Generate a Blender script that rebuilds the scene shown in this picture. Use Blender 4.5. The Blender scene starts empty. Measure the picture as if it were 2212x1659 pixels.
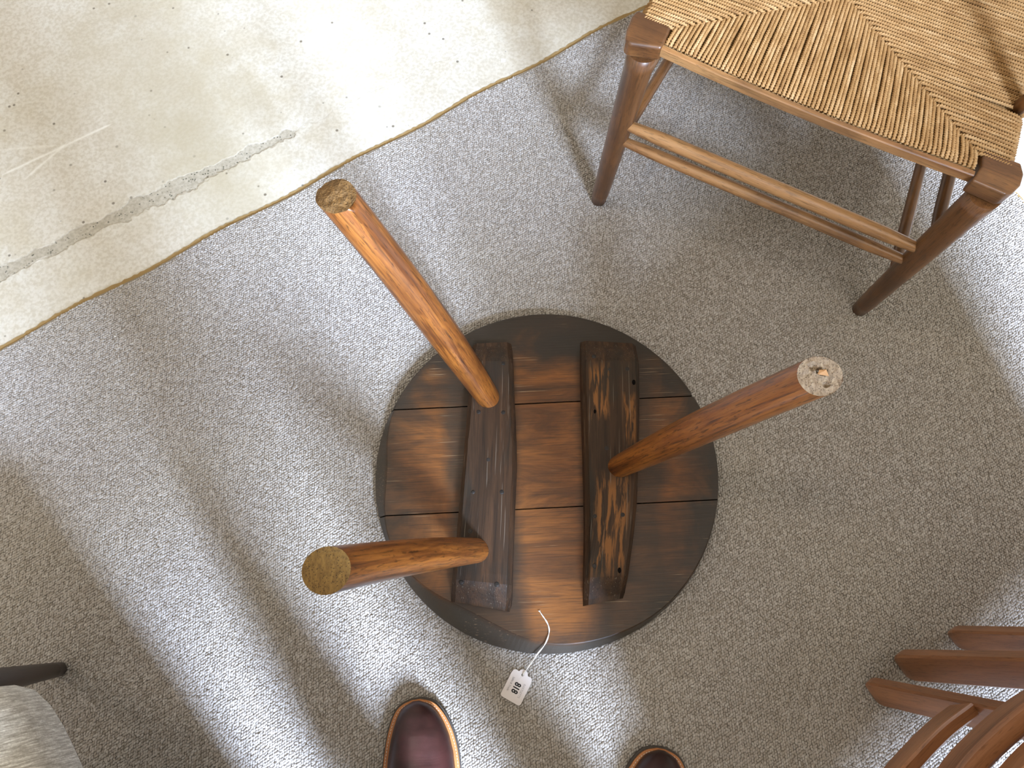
import bpy, math, random
import numpy as np
from mathutils import Vector, noise as mnoise

random.seed(7)
rng = np.random.default_rng(7)
SC = bpy.context.scene
COL = SC.collection
PI = math.pi

# ------------------------------------------------------------------ camera
F, CX, CY, CAM_H = 1700.0, 1106.0, 829.5, 1.25
NADIR = (1097.0, 1365.0)                       # where the straight-down direction falls in the photo
dn = np.array([(NADIR[0]-CX)/F, -(NADIR[1]-CY)/F, -1.0]); dn /= np.linalg.norm(dn)
_z = -dn; _x = np.array([1.0, 0, 0]); _x -= _z*_x.dot(_z); _x /= np.linalg.norm(_x); _y = np.cross(_z, _x)
ROT = np.array([_x, _y, _z])                   # camera axes -> world axes

def pix(px, py, z=0.0):
    """world point at height z that the photo shows at pixel (px, py)"""
    d = ROT @ np.array([(px-CX)/F, -(py-CY)/F, -1.0])
    return np.array([0, 0, CAM_H]) + d*((z-CAM_H)/d[2])

cam_data = bpy.data.cameras.new('camera')
cam_data.sensor_fit = 'HORIZONTAL'; cam_data.sensor_width = 36.0
cam_data.lens = F/2212.0*36.0
cam_data.clip_start = 0.02
cam = bpy.data.objects.new('camera', cam_data); COL.objects.link(cam)
from mathutils import Matrix
m4 = Matrix.Identity(4)
for i in range(3):
    for j in range(3):
        m4[i][j] = ROT[i][j]
m4[2][3] = CAM_H
cam.matrix_world = m4
SC.camera = cam

# ------------------------------------------------------------------ world, window light, exposure
SC.view_settings.view_transform = 'Standard'; SC.view_settings.look = 'None'
SC.view_settings.gamma = 1.0; SC.view_settings.use_curve_mapping = False
SC.view_settings.exposure = 0.04
SC.cycles.max_bounces = 4; SC.cycles.diffuse_bounces = 2; SC.cycles.glossy_bounces = 2; SC.cycles.transmission_bounces = 2
SC.cycles.caustics_reflective = False; SC.cycles.caustics_refractive = False; SC.cycles.adaptive_threshold = 0.06; SC.cycles.use_light_tree = False
world = bpy.data.worlds.new('overcast_sky'); SC.world = world; world.use_nodes = True
bg = world.node_tree.nodes['Background']
bg.inputs[0].default_value = (0.62, 0.75, 1.0, 1); bg.inputs[1].default_value = 1.0

A_U = math.radians(32.5)                        # the room runs with the carpet edge
U = np.array([math.cos(A_U), math.sin(A_U), 0]); V = np.array([math.sin(A_U), -math.cos(A_U), 0])
def uv(u, v, z=0.0): return U*u + V*v + np.array([0, 0, z])
ROOM = dict(u0=-3.0, u1=3.2, v0=-3.4, v1=3.4, z0=-0.008, z1=4.3)
WINS = [(-0.64, 0.16, 1.6, 4.0, 1620.0)]   # u0,u1,z0,z1,watts

def area_light(name, loc, target, sx, sy, power, color):
    ld = bpy.data.lights.new(name, 'AREA'); ld.shape = 'RECTANGLE'; ld.size = sx; ld.size_y = sy
    ld.energy = power; ld.color = color
    o = bpy.data.objects.new(name, ld); COL.objects.link(o)
    o.location = loc
    d = Vector(target) - Vector(loc)
    o.rotation_euler = d.to_track_quat('-Z', 'Y').to_euler()
    return o
for (a, b, c, d, w) in WINS:
    p = uv((a+b)/2, ROOM['v1']-0.02, (c+d)/2)
    area_light('daylight_window', p, p - V, b-a, d-c, w, (0.60, 0.75, 1.0))
AMB = 32.0  # strength of the unseen lamp added as warm fill
fill_lamp_p = uv(-0.6, -1.2, ROOM['z1']-0.30)
ld = bpy.data.lights.new('added_fill_bulb', 'POINT'); ld.energy = AMB; ld.color = (1.0, 0.86, 0.70); ld.shadow_soft_size = 0.20
lo = bpy.data.objects.new('added_fill_bulb', ld); COL.objects.link(lo); lo.location = fill_lamp_p

# ------------------------------------------------------------------ node helpers
def srgb(r, g, b):
    def f(c):
        c /= 255.0
        return c/12.92 if c <= 0.04045 else ((c+0.055)/1.055)**2.4
    return (f(r), f(g), f(b), 1.0)

class MB:
    def __init__(self, name, rough=0.6, spec=0.5, color=(0.5, 0.5, 0.5, 1)):
        self.m = bpy.data.materials.new(name); self.m.use_nodes = True
        self.nt = self.m.node_tree; self.b = self.nt.nodes['Principled BSDF']
        self.b.inputs['Roughness'].default_value = rough
        self.b.inputs['Specular IOR Level'].default_value = spec
        self.b.inputs['Base Color'].default_value = color
    def n(self, t, **kw):
        nd = self.nt.nodes.new(t)
        for k, v in kw.items():
            if k.startswith('i_'):
                key = k[2:]; key = int(key) if key.isdigit() else key.replace('_', ' ')
                self.put(nd.inputs[key], v)
            else:
                setattr(nd, k, v)
        return nd
    def put(self, sock, v):
        if isinstance(v, bpy.types.NodeSocket): self.nt.links.new(v, sock)
        elif isinstance(v, bpy.types.Node): self.nt.links.new(v.outputs[0], sock)
        else: sock.default_value = v
    def math(self, op, a, b=0.0, clamp=False):
        nd = self.nt.nodes.new('ShaderNodeMath'); nd.operation = op; nd.use_clamp = clamp
        self.put(nd.inputs[0], a); self.put(nd.inputs[1], b); return nd.outputs[0]
    def ramp(self, fac, stops, interp='LINEAR'):
        nd = self.nt.nodes.new('ShaderNodeValToRGB'); e = nd.color_ramp.elements
        nd.color_ramp.interpolation = interp
        while len(e) < len(stops): e.new(0.5)
        for el, (p, c) in zip(e, stops):
            el.position = p; el.color = c if not isinstance(c, (int, float)) else (c, c, c, 1)
        self.put(nd.inputs[0], fac); return nd.outputs[0]
    def mix(self, fac, a, b, mode='MIX'):
        nd = self.nt.nodes.new('ShaderNodeMix'); nd.data_type = 'RGBA'; nd.blend_type = mode
        self.put(nd.inputs[0], fac); self.put(nd.inputs[6], a); self.put(nd.inputs[7], b); return nd.outputs[2]
    def mapping(self, vec, scale=(1, 1, 1), loc=(0, 0, 0), rot=(0, 0, 0)):
        nd = self.nt.nodes.new('ShaderNodeMapping')
        self.put(nd.inputs[0], vec); self.put(nd.inputs[1], loc); self.put(nd.inputs[2], rot); self.put(nd.inputs[3], scale)
        return nd.outputs[0]
    def noise(self, vec, scale, detail=4, rough=0.55, dist=0.0):
        nd = self.nt.nodes.new('ShaderNodeTexNoise')
        self.put(nd.inputs['Vector'], vec); nd.inputs['Scale'].default_value = scale
        nd.inputs['Detail'].default_value = detail; nd.inputs['Roughness'].default_value = rough
        nd.inputs['Distortion'].default_value = dist
        return nd.outputs[0]
    def voro(self, vec, scale, feature='F1', out=0):
        nd = self.nt.nodes.new('ShaderNodeTexVoronoi'); nd.feature = feature
        self.put(nd.inputs['Vector'], vec); nd.inputs['Scale'].default_value = scale
        return nd.outputs[out]
    def bump(self, h, strength=0.3, dist=0.001):
        nd = self.nt.nodes.new('ShaderNodeBump'); nd.inputs['Strength'].default_value = strength
        nd.inputs['Distance'].default_value = dist; self.put(nd.inputs['Height'], h)
        self.nt.links.new(nd.outputs[0], self.b.inputs['Normal'])
    def color(self, c): self.put(self.b.inputs['Base Color'], c)
    def gc(self, jitter=True):
        a = self.n('ShaderNodeAttribute', attribute_name='gc').outputs['Vector']
        if not jitter: return a
        r = self.n('ShaderNodeObjectInfo').outputs['Random']
        nd = self.nt.nodes.new('ShaderNodeVectorMath'); nd.operation = 'ADD'
        self.put(nd.inputs[0], a); self.put(nd.inputs[1], self.math('MULTIPLY', r, 7.0)); return nd.outputs[0]

def wood(name, stops, fine=1.0, rough=0.4, pore=0.5, coat=0.0, spec=0.5, blotch=None, band=(28, 28, 2.2), dist=0.8):
    """solid wood, grain along gc.z"""
    w = MB(name, rough, spec); v = w.gc()
    n1 = w.noise(w.mapping(v, band), 1.0, 6, 0.6, dist)
    c = w.ramp(n1, stops)
    n2 = w.noise(w.mapping(v, (420*fine, 420*fine, 16*fine)), 1.0, 3, 0.6, 0.3)
    p = w.ramp(n2, [(0.53, 1.0), (0.66, 1.0-pore)])
    c = w.mix(1.0, c, p, 'MULTIPLY')
    n4 = w.noise(w.mapping(v, (480*fine, 480*fine, 60*fine), (5, 2, 1)), 1.0, 3, 0.6, 0.6)
    c = w.mix(1.0, c, w.ramp(n4, [(0.56, 1.0), (0.66, 1.0-pore*1.1)]), 'MULTIPLY')
    if blotch:
        n3 = w.noise(w.mapping(v, (9, 9, 5)), 1.0, 4, 0.6, 0.6)
        c = w.mix(w.ramp(n3, [(0.46, 0.0), (0.64, blotch[1])]), c, blotch[0])
    w.color(c)
    w.bump(n2, 0.22, 0.0008)
    if coat:
        w.b.inputs['Coat Weight'].default_value = coat; w.b.inputs['Coat Roughness'].default_value = 0.22
    return w.m

def plain(name, col, rough=0.6, spec=0.4, bump=None, metallic=0.0):
    w = MB(name, rough, spec, col); w.b.inputs['Metallic'].default_value = metallic
    if bump:
        tc = w.n('ShaderNodeTexCoord').outputs['Object']
        w.bump(w.noise(tc, bump[0], 4), bump[1], 0.001)
    return w.m

# ------------------------------------------------------------------ object helpers
def obj(name, verts, faces, mat, root=None, parent=None, smooth=False, gc=None, edges=None):
    """one mesh object; vertices are given in world space and stored relative to the root empty"""
    v = np.asarray(verts, dtype=float)
    base = np.array(root.location) if root is not None else np.zeros(3)
    me = bpy.data.meshes.new(name)
    fl = faces.tolist() if isinstance(faces, np.ndarray) else faces
    me.from_pydata((v-base).tolist(), edges or [], fl)
    me.update()
    if smooth and len(me.polygons):
        me.polygons.foreach_set('use_smooth', [True]*len(me.polygons))
    if gc is not None:
        at = me.attributes.new('gc', 'FLOAT_VECTOR', 'POINT')
        at.data.foreach_set('vector', np.asarray(gc, dtype=np.float32).ravel())
    if mat: me.materials.append(mat)
    o = bpy.data.objects.new(name, me); COL.objects.link(o)
    if parent is not None: o.parent = parent
    elif root is not None: o.parent = root
    return o

def thing(name, label, cat, loc=(0, 0, 0), group=None):
    o = bpy.data.objects.new(name, None); COL.objects.link(o)
    o.location = Vector([float(c) for c in loc]); o.empty_display_size = 0.05
    o['label'] = label; o['category'] = cat
    if group: o['group'] = group
    return o

def tag(o, label, cat):
    o['label'] = label; o['category'] = cat; return o

def struct(o): o['kind'] = 'structure'; return o

def bevel(o, w, seg=2, angle=30):
    m = o.modifiers.new('bevel', 'BEVEL'); m.width = w; m.segments = seg; m.limit_method = 'ANGLE'; m.angle_limit = math.radians(angle)
    return o

def frames(path, up=(0, 0, 1)):
    p = np.asarray(path, float); t = np.gradient(p, axis=0); t /= np.linalg.norm(t, axis=1)[:, None]
    up = np.asarray(up, float)
    s = np.cross(t, up); bad = np.linalg.norm(s, axis=1) < 1e-4
    s[bad] = np.cross(t[bad], [1, 0, 0]); s /= np.linalg.norm(s, axis=1)[:, None]
    n = np.cross(s, t); return p, t, s, n

def arclen(p):
    d = np.linalg.norm(np.diff(p, axis=0), axis=1); return np.concatenate([[0], np.cumsum(d)])

def tube_geo(path, radii, sides=16, cap=True, up=(0, 0, 1), cut=None, wob=0.0):
    """tube along path; cut=(z) makes the last ring lie in a horizontal plane"""
    p, t, s, n = frames(path, up); k = len(p); r = np.broadcast_to(np.asarray(radii, float), (k,))
    a = np.arange(sides)*2*PI/sides; L = arclen(p)
    v = np.zeros((k, sides, 3)); g = np.zeros((k, sides, 3))
    for i in range(k):
        rr = r[i]*(1+wob*np.sin(3*a+L[i]*9)+wob*np.cos(2*a-L[i]*14))
        o = np.cos(a)[:, None]*s[i]*rr[:, None] + np.sin(a)[:, None]*n[i]*rr[:, None]
        v[i] = p[i]+o
        g[i] = np.stack([np.cos(a)*rr, np.sin(a)*rr, np.full(sides, L[i])], 1)
    if cut is not None:
        for j in range(sides):
            d = (cut-v[-1, j, 2])/t[-1][2]; v[-1, j] += t[-1]*d; g[-1, j, 2] += d
    f = []
    for i in range(k-1):
        for j in range(sides):
            j2 = (j+1) % sides
            f.append([i*sides+j, i*sides+j2, (i+1)*sides+j2, (i+1)*sides+j])
    V_ = v.reshape(-1, 3); G = g.reshape(-1, 3)
    if cap:
        f.append(list(range(sides))[::-1]); f.append([(k-1)*sides+j for j in range(sides)])
    return V_, f, G

def lerp_path(a, b, n, bow=(0, 0, 0)):
    a, b, bow = (np.asarray(q, float) for q in (a, b, bow)); t = np.linspace(0, 1, n)[:, None]
    return a+(b-a)*t+bow*(4*t*(1-t))

def spline(pts, n):
    """Catmull-Rom through pts"""
    P = np.asarray(pts, float); P = np.vstack([2*P[0]-P[1], P, 2*P[-1]-P[-2]]); out = []
    m = len(P)-3
    for q in np.linspace(0, m-1e-6, n):
        i = int(q); t = q-i; a, b, c, d = P[i:i+4]
        out.append(0.5*((2*b)+(-a+c)*t+(2*a-5*b+4*c-d)*t*t+(-a+3*b-3*c+d)*t**3))
    return np.array(out)

def box_geo(c, ax, ay, az):
    """box from centre and three half-axis vectors"""
    c, ax, ay, az = (np.asarray(q, float) for q in (c, ax, ay, az)); v = []; g = []
    for sz in (-1, 1):
        for sx, sy in ((-1, -1), (1, -1), (1, 1), (-1, 1)):
            v.append(c+ax*sx+ay*sy+az*sz)
            g.append([np.linalg.norm(ay)*sy, np.linalg.norm(az)*sz, np.linalg.norm(ax)*sx])
    f = [[0, 3, 2, 1], [4, 5, 6, 7], [0, 1, 5, 4], [1, 2, 6, 5], [2, 3, 7, 6], [3, 0, 4, 7]]
    return np.array(v), f, np.array(g)

def sweep_rect(path, w, h, up=(0, 0, 1), round_end=0.0):
    """rectangular section w (sideways) x h (along up) swept along path, chamfered corners"""
    p, t, s, n = frames(path, up); k = len(p); L = arclen(p); c = min(w, h)*0.16
    pr = [(-w/2+c, -h/2), (w/2-c, -h/2), (w/2, -h/2+c), (w/2, h/2-c), (w/2-c, h/2), (-w/2+c, h/2), (-w/2, h/2-c), (-w/2, -h/2+c)]
    v = []; g = []
    for i in range(k):
        q = 1.0
        if round_end:
            e = min(L[i], L[-1]-L[i]); q = math.sqrt(max(0.0, 1-(1-min(1, e/round_end))**2))*0.8+0.2
        for x, y in pr:
            v.append(p[i]+s[i]*x*q+n[i]*y*q); g.append([x, y, L[i]])
    f = []
    for i in range(k-1):
        for j in range(8):
            j2 = (j+1) % 8; f.append([i*8+j, i*8+j2, (i+1)*8+j2, (i+1)*8+j])
    f.append(list(range(8))[::-1]); f.append([(k-1)*8+j for j in range(8)])
    return np.array(v), f, np.array(g)

# ================================================================== MATERIALS
def mat_concrete():
    w = MB('worn_concrete', 0.55, 0.35); P = w.n('ShaderNodeNewGeometry').outputs['Position']
    n1 = w.noise(P, 2.6, 3, 0.6, 0.4); n2 = w.noise(P, 14, 5, 0.7); n3 = w.noise(P, 160, 2, 0.6)
    c = w.ramp(n1, [(0.36, srgb(227, 221, 211)), (0.62, srgb(212, 203, 185))])
    c = w.mix(w.ramp(n2, [(0.42, 0.0), (0.66, 0.8)]), c, srgb(228, 224, 215))
    c = w.mix(w.ramp(n3, [(0.38, 0.34), (0.6, 0.0)]), c, srgb(176, 162, 134))
    # broad tan patches with noisy edges
    def blob(px, py, rad, col, amt, cc, nz=0.35):
        q = pix(px, py)
        d = w.n('ShaderNodeVectorMath', operation='DISTANCE'); w.put(d.inputs[0], P); d.inputs[1].default_value = tuple(q)
        e = w.math('ADD', w.math('DIVIDE', d.outputs['Value'], rad), w.math('MULTIPLY', w.math('SUBTRACT', n2, 0.5), nz*2))
        return w.mix(w.ramp(e, [(0.15, amt), (1.0, 0.0)]), cc, col)
    c = blob(330, 120, 0.26, srgb(190, 178, 152), 0.55, c)
    c = blob(420, 300, 0.20, srgb(182, 170, 142), 0.6, c)
    c = blob(520, 430, 0.16, srgb(188, 176, 148), 0.5, c)
    # direction frame along the spalled trowel line
    p0, p1 = pix(-60, 612), pix(640, 275); dvec = (p1-p0)/np.linalg.norm(p1-p0); ang = math.atan2(dvec[1], dvec[0])
    L = w.mapping(P, (1, 1, 1), tuple(p0), (0, 0, ang)); 
    L = [nd for nd in w.nt.nodes if nd.type == 'MAPPING'][-1]; L.vector_type = 'TEXTURE'
    sep = w.n('ShaderNodeSeparateXYZ'); w.put(sep.inputs[0], L.outputs[0])
    wob = w.math('MULTIPLY', w.math('SUBTRACT', w.noise(P, 22, 3, 0.65), 0.5), 0.045)
    dy = w.math('ABSOLUTE', w.math('ADD', sep.outputs['Y'], wob))
    ln = float(np.linalg.norm(p1-p0))
    half = w.ramp(w.math('DIVIDE', sep.outputs['X'], ln), [(0.0, 0.017), (0.35, 0.013), (0.55, 0.019), (0.78, 0.014), (0.97, 0.009), (1.0, 0.0)])
    mask = w.ramp(w.math('SUBTRACT', dy, w.math('SUBTRACT', half, 0.003)), [(0.0, 1.0), (0.0025, 0.0)])
    pits = w.voro(P, 210); pit = w.ramp(pits, [(0.24, 1.0), (0.38, 0.0)])
    pits2 = w.noise(P, 90, 3)
    pit = w.math('MULTIPLY', pit, w.ramp(pits2, [(0.50, 0.0), (0.58, 1.0)]))
    sp = w.mix(pit, w.ramp(n3, [(0.35, srgb(172, 163, 146)), (0.65, srgb(196, 188, 172))]), srgb(84, 84, 72))
    c = w.mix(w.math('MULTIPLY', mask, 0.9), c, sp)
    # dark specks
    v1 = w.voro(P, 30); n4 = w.noise(P, 3.2, 2)
    spk = w.math('MULTIPLY', w.ramp(v1, [(0.055, 1.0), (0.10, 0.0)]), w.ramp(n4, [(0.40, 0.0), (0.5, 0.8)]))
    c = w.mix(spk, c, srgb(96, 84, 66))
    # pale scratches
    for (qa, qb, wd, amt) in (((0, 372), (236, 262), 0.0016, 0.7), ((50, 380), (140, 302), 0.0014, 0.6), ((0, 318), (120, 308), 0.0012, 0.35),
                              ((676, 152), (760, 150), 0.0022, 0.55), ((60, 566), (98, 548), 0.0024, 0.75), ((800, 110), (842, 66), 0.0012, 0.3)):
        A, B = pix(*qa), pix(*qb); ln2 = float(np.linalg.norm(B-A)); an = math.atan2(B[1]-A[1], B[0]-A[0])
        mp = w.n('ShaderNodeMapping', vector_type='TEXTURE'); w.put(mp.inputs[0], P); mp.inputs[1].default_value = tuple(A); mp.inputs[2].default_value = (0, 0, an)
        sx_ = w.n('ShaderNodeSeparateXYZ'); w.put(sx_.inputs[0], mp.outputs[0])
        dx_ = w.math('MAXIMUM', w.math('SUBTRACT', w.math('ABSOLUTE', w.math('SUBTRACT', sx_.outputs['X'], ln2/2)), ln2/2-0.012), 0.0)
        dd = w.math('ADD', w.math('ABSOLUTE', w.math('ADD', sx_.outputs['Y'], w.math('MULTIPLY', w.math('SUBTRACT', n2, 0.5), 0.004))), w.math('MULTIPLY', dx_, 0.2))
        c = w.mix(w.ramp(dd, [(wd*0.3, amt), (wd, 0.0)]), c, srgb(252, 249, 242))
    w.color(c)
    h = w.math('SUBTRACT', w.math('MULTIPLY', n2, 0.5), w.math('MULTIPLY', mask, w.math('ADD', 0.9, pit)))
    w.bump(w.math('SUBTRACT', w.math('MULTIPLY', n3, 0.2), mask), 0.45, 0.003)
    return w.m

def mat_pile():
    w = MB('loop_pile_wool', 1.0, 0.0)
    r = w.n('ShaderNodeObjectInfo').outputs['Random']
    c = w.ramp(r, [(0.0, srgb(164, 155, 147)), (0.35, srgb(180, 172, 166)), (0.75, srgb(188, 181, 176)), (1.0, srgb(200, 194, 190))])
    P = w.n('ShaderNodeNewGeometry').outputs['Position']
    c = w.mix(w.ramp(w.noise(P, 3.0, 1), [(0.4, 0.0), (0.65, 0.25)]), c, srgb(190, 180, 162))
    w.color(c)
    return w.m

def mat_board():
    """underside boards: honey-brown wood with a dark handled rim and grime stains (gc = across, height, along; origin = centre of the top)"""
    w = MB('old_elm_board', 0.42, 0.5); v0 = w.gc(False); v = w.gc(True)
    n1 = w.noise(w.mapping(v, (22, 22, 4.5)), 1.0, 6, 0.66, 0.9)
    c = w.ramp(n1, [(0.30, srgb(58, 35, 17)), (0.46, srgb(104, 62, 27)), (0.60, srgb(138, 85, 37)), (0.75, srgb(98, 58, 27))])
    n2 = w.noise(w.mapping(v, (520, 520, 14)), 1.0, 3, 0.6)
    c = w.mix(w.ramp(n2, [(0.50, 0.0), (0.66, 0.6)]), c, srgb(58, 34, 18))
    big = w.noise(w.mapping(v0, (8, 8, 8)), 1.0, 5, 0.6, 0.5)
    sep = w.n('ShaderNodeSeparateXYZ'); w.put(sep.inputs[0], v0)
    X, Y = sep.outputs['Z'], sep.outputs['X']
    r = w.math('SQRT', w.math('ADD', w.math('MULTIPLY', X, X), w.math('MULTIPLY', Y, Y)))
    e = w.math('ADD', w.math('ADD', r, w.math('MULTIPLY', Y, 0.10)), w.math('MULTIPLY', w.math('SUBTRACT', big, 0.5), 0.22))
    rim = w.ramp(e, [(0.185, 0.0), (0.262, 0.93)])
    c = w.mix(rim, c, srgb(35, 30, 24))
    # grime tide marks running down beside the battens
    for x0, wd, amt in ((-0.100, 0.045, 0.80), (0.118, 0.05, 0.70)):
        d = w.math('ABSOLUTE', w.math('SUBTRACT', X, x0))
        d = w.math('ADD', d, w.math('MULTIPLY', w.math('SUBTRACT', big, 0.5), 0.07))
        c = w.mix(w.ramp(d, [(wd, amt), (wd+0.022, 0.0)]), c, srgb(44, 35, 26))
    c = w.mix(w.ramp(w.math('MULTIPLY', sep.outputs['Y'], -1.0), [(0.0008, 0.0), (0.0022, 0.8)]), c, srgb(66, 60, 52))   # planed-off bevel of the rim
    # fine light scratches along the grain
    q = w.noise(w.mapping(v, (700, 700, 9)), 1.0, 2, 0.5)
    q2 = w.noise(w.mapping(v0, (11, 11, 14), (3, 1, 2)), 1.0, 2)
    c = w.mix(w.math('MULTIPLY', w.ramp(q, [(0.64, 0.0), (0.70, 0.5)]), w.ramp(q2, [(0.5, 0.0), (0.6, 1.0)])), c, srgb(176, 150, 118))
    w.color(c); w.put(w.b.inputs['Roughness'], w.ramp(big, [(0.3, 0.34), (0.7, 0.52)]))
    w.bump(w.math('ADD', n2, w.math('MULTIPLY', n1, 0.6)), 0.3, 0.0008)
    return w.m

def mat_batten(patch):
    w = MB('dark_batten_wood', 0.55, 0.24); v = w.gc(False)
    n1 = w.noise(w.mapping(v, (60, 60, 4)), 1.0, 6, 0.65, 0.7)
    c = w.ramp(n1, [(0.30, srgb(38, 29, 22)), (0.55, srgb(70, 50, 35)), (0.75, srgb(92, 64, 43))])
    n2 = w.noise(w.mapping(v, (600, 600, 12)), 1.0, 3, 0.6)
    c = w.mix(w.ramp(n2, [(0.54, 0.0), (0.66, 0.6)]), c, srgb(26, 21, 18))
    big = w.noise(w.mapping(v, (14, 14, 9)), 1.0, 4, 0.6, 0.4)
    c = w.mix(w.ramp(big, [(0.5, 0.0), (0.64, 0.6)]), c, srgb(48, 44, 38))
    if patch:                                   # bare, worm-eaten softwood showing through
        st = w.noise(w.mapping(v, (150, 150, 16), (2, 0, 1)), 1.0, 4, 0.6, 0.4)
        sep = w.n('ShaderNodeSeparateXYZ'); w.put(sep.inputs[0], v)
        for z0, hw, x0, xw in patch:
            d = w.math('MAXIMUM', w.math('DIVIDE', w.math('ABSOLUTE', w.math('SUBTRACT', sep.outputs['Z'], z0)), hw),
                       w.math('DIVIDE', w.math('ABSOLUTE', w.math('SUBTRACT', sep.outputs['X'], x0)), xw))
            k = w.math('MULTIPLY', w.ramp(d, [(0.6, 1.0), (1.0, 0.0)]), w.ramp(st, [(0.47, 0.0), (0.55, 0.9)]))
            c = w.mix(k, c, srgb(140, 94, 52))
    q = w.noise(w.mapping(v, (500, 500, 7)), 1.0, 2, 0.5)
    c = w.mix(w.ramp(q, [(0.66, 0.0), (0.71, 0.4)]), c, srgb(150, 138, 124))
    w.color(c); w.bump(w.math('ADD', n2, n1), 0.45, 0.001)
    return w.m

def mat_endgrain(name, a, b, dark):
    w = MB(name, 0.75, 0.3); v = w.gc(False)
    n1 = w.noise(w.mapping(v, (240, 60, 60)), 1.0, 5, 0.7); n2 = w.voro(w.mapping(v, (1, 1, 1)), 420); n3 = w.noise(v, 120, 4)
    c = w.ramp(n1, [(0.3, b), (0.65, a)]); c = w.mix(w.ramp(n2, [(0.14, 0.75), (0.34, 0.0)]), c, dark)
    c = w.mix(w.ramp(n3, [(0.5, 0.0), (0.75, 0.5)]), c, dark)
    w.color(c); w.bump(w.math('ADD', n2, n1), 0.6, 0.001); return w.m

def mat_cord():
    w = MB('twisted_seagrass_cord', 0.7, 0.35); v = w.gc(False)
    r = w.n('ShaderNodeObjectInfo').outputs['Random']
    a = w.n('ShaderNodeVectorMath', operation='ADD'); w.put(a.inputs[0], v); w.put(a.inputs[1], w.math('MULTIPLY', r, 31.0))
    n1 = w.noise(w.mapping(a.outputs[0], (1, 1, 1)), 24, 4); n2 = w.noise(w.mapping(a.outputs[0], (900, 900, 250)), 1.0, 3)
    c = w.ramp(n1, [(0.3, srgb(146, 106, 62)), (0.5, srgb(182, 140, 90)), (0.7, srgb(206, 168, 120))])
    c = w.mix(w.math('MULTIPLY', r, 0.35), c, srgb(150, 110, 58))
    c = w.mix(w.ramp(n2, [(0.35, 0.45), (0.55, 0.0)]), c, srgb(120, 84, 44))
    w.color(c); w.bump(n2, 0.3, 0.0006); return w.m

def mat_fabric():
    w = MB('silver_grey_woven_cover', 0.6, 0.4)
    P = w.n('ShaderNodeTexCoord').outputs['Object']
    q = w.mapping(P, (1, 1, 1), (0, 0, 0), (0, 0, -0.30))
    n1 = w.noise(w.mapping(q, (60, 520, 60)), 1.0, 3, 0.6, 0.3); n2 = w.noise(w.mapping(q, (420, 420, 420)), 1.0, 3)
    c = w.ramp(n1, [(0.36, srgb(164, 157, 146)), (0.52, srgb(204, 199, 190)), (0.66, srgb(238, 235, 228))])
    c = w.mix(w.ramp(n2, [(0.4, 0.3), (0.6, 0.0)]), c, srgb(128, 118, 104))
    w.color(c); w.bump(w.math('ADD', n1, n2), 0.5, 0.0015); w.b.inputs['Sheen Weight'].default_value = 0.3
    return w.m

def mat_leather():
    w = MB('burgundy_brown_leather', 0.30, 0.38); P = w.n('ShaderNodeTexCoord').outputs['Object']
    n1 = w.noise(P, 16, 4); n2 = w.noise(P, 700, 2); n3 = w.noise(w.mapping(P, (8, 34, 20)), 1.0, 3, 0.5, 1.0)
    w.color(w.ramp(n1, [(0.35, srgb(40, 22, 20)), (0.65, srgb(68, 36, 33))]))
    w.bump(w.math('ADD', w.math('MULTIPLY', n2, 0.10), n3), 0.30, 0.003)
    w.put(w.b.inputs['Roughness'], w.ramp(n1, [(0.3, 0.30), (0.7, 0.46)])); return w.m

M_CONC = mat_concrete(); M_PILE = mat_pile(); M_BOARD = mat_board()
M_BACK = plain('jute_backing', srgb(168, 140, 96), 0.9, 0.1, (300, 0.8))
M_CARPET = plain('carpet_base', srgb(146, 137, 126), 0.95, 0.1, (240, 1.0))
M_LEG = wood('varnished_ash_leg', [(0.30, srgb(80, 42, 17)), (0.42, srgb(128, 73, 29)), (0.50, srgb(162, 100, 42)), (0.58, srgb(134, 77, 31)), (0.68, srgb(166, 104, 45)), (0.78, srgb(104, 57, 23))],
             0.8, 0.34, 0.55, 0.45, 0.5, (srgb(88, 48, 24), 0.7), (62, 62, 3.4), 0.5)
M_CHAIRW = wood('brown_beech', [(0.3, srgb(82, 50, 27)), (0.5, srgb(120, 78, 43)), (0.7, srgb(138, 95, 55))], 1.0, 0.36, 0.35, 0.25, 0.5, (srgb(64, 42, 28), 0.6), (34, 34, 3))
M_CHAIRL = wood('worn_beech_stretcher', [(0.3, srgb(122, 78, 44)), (0.5, srgb(162, 115, 70)), (0.7, srgb(182, 137, 89))], 1.0, 0.4, 0.35, 0.2, 0.5, (srgb(88, 58, 36), 0.6), (40, 40, 2.2))
M_FOLD = wood('red_brown_hardwood', [(0.3, srgb(112, 68, 42)), (0.55, srgb(162, 108, 70)), (0.75, srgb(184, 130, 90))], 1.0, 0.34, 0.25, 0.35, 0.5, None, (24, 24, 2))
M_DARKLEG = wood('dark_stained_leg', [(0.3, srgb(36, 26, 20)), (0.7, srgb(62, 44, 34))], 1.0, 0.4, 0.3)
M_END_A = mat_endgrain('old_end_grain', srgb(150, 116, 62), srgb(104, 76, 38), srgb(60, 44, 26))
M_END_B = mat_endgrain('crumbled_end_grain', srgb(186, 166, 140), srgb(128, 104, 82), srgb(54, 38, 29))
M_END_C = mat_endgrain('worn_end_grain', srgb(136, 100, 56), srgb(92, 68, 40), srgb(46, 34, 22))
M_NAIL = plain('old_iron', srgb(52, 48, 46), 0.5, 0.5, (500, 0.5), 0.6)
M_HOLE_SHADE = plain('hole_shade_black', srgb(12, 9, 8), 0.9, 0.1)
M_CORD = mat_cord(); M_FAB = mat_fabric(); M_LEATHER = mat_leather()
M_SPLINT = plain('fresh_splinter', srgb(214, 164, 116), 0.7)
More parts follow.
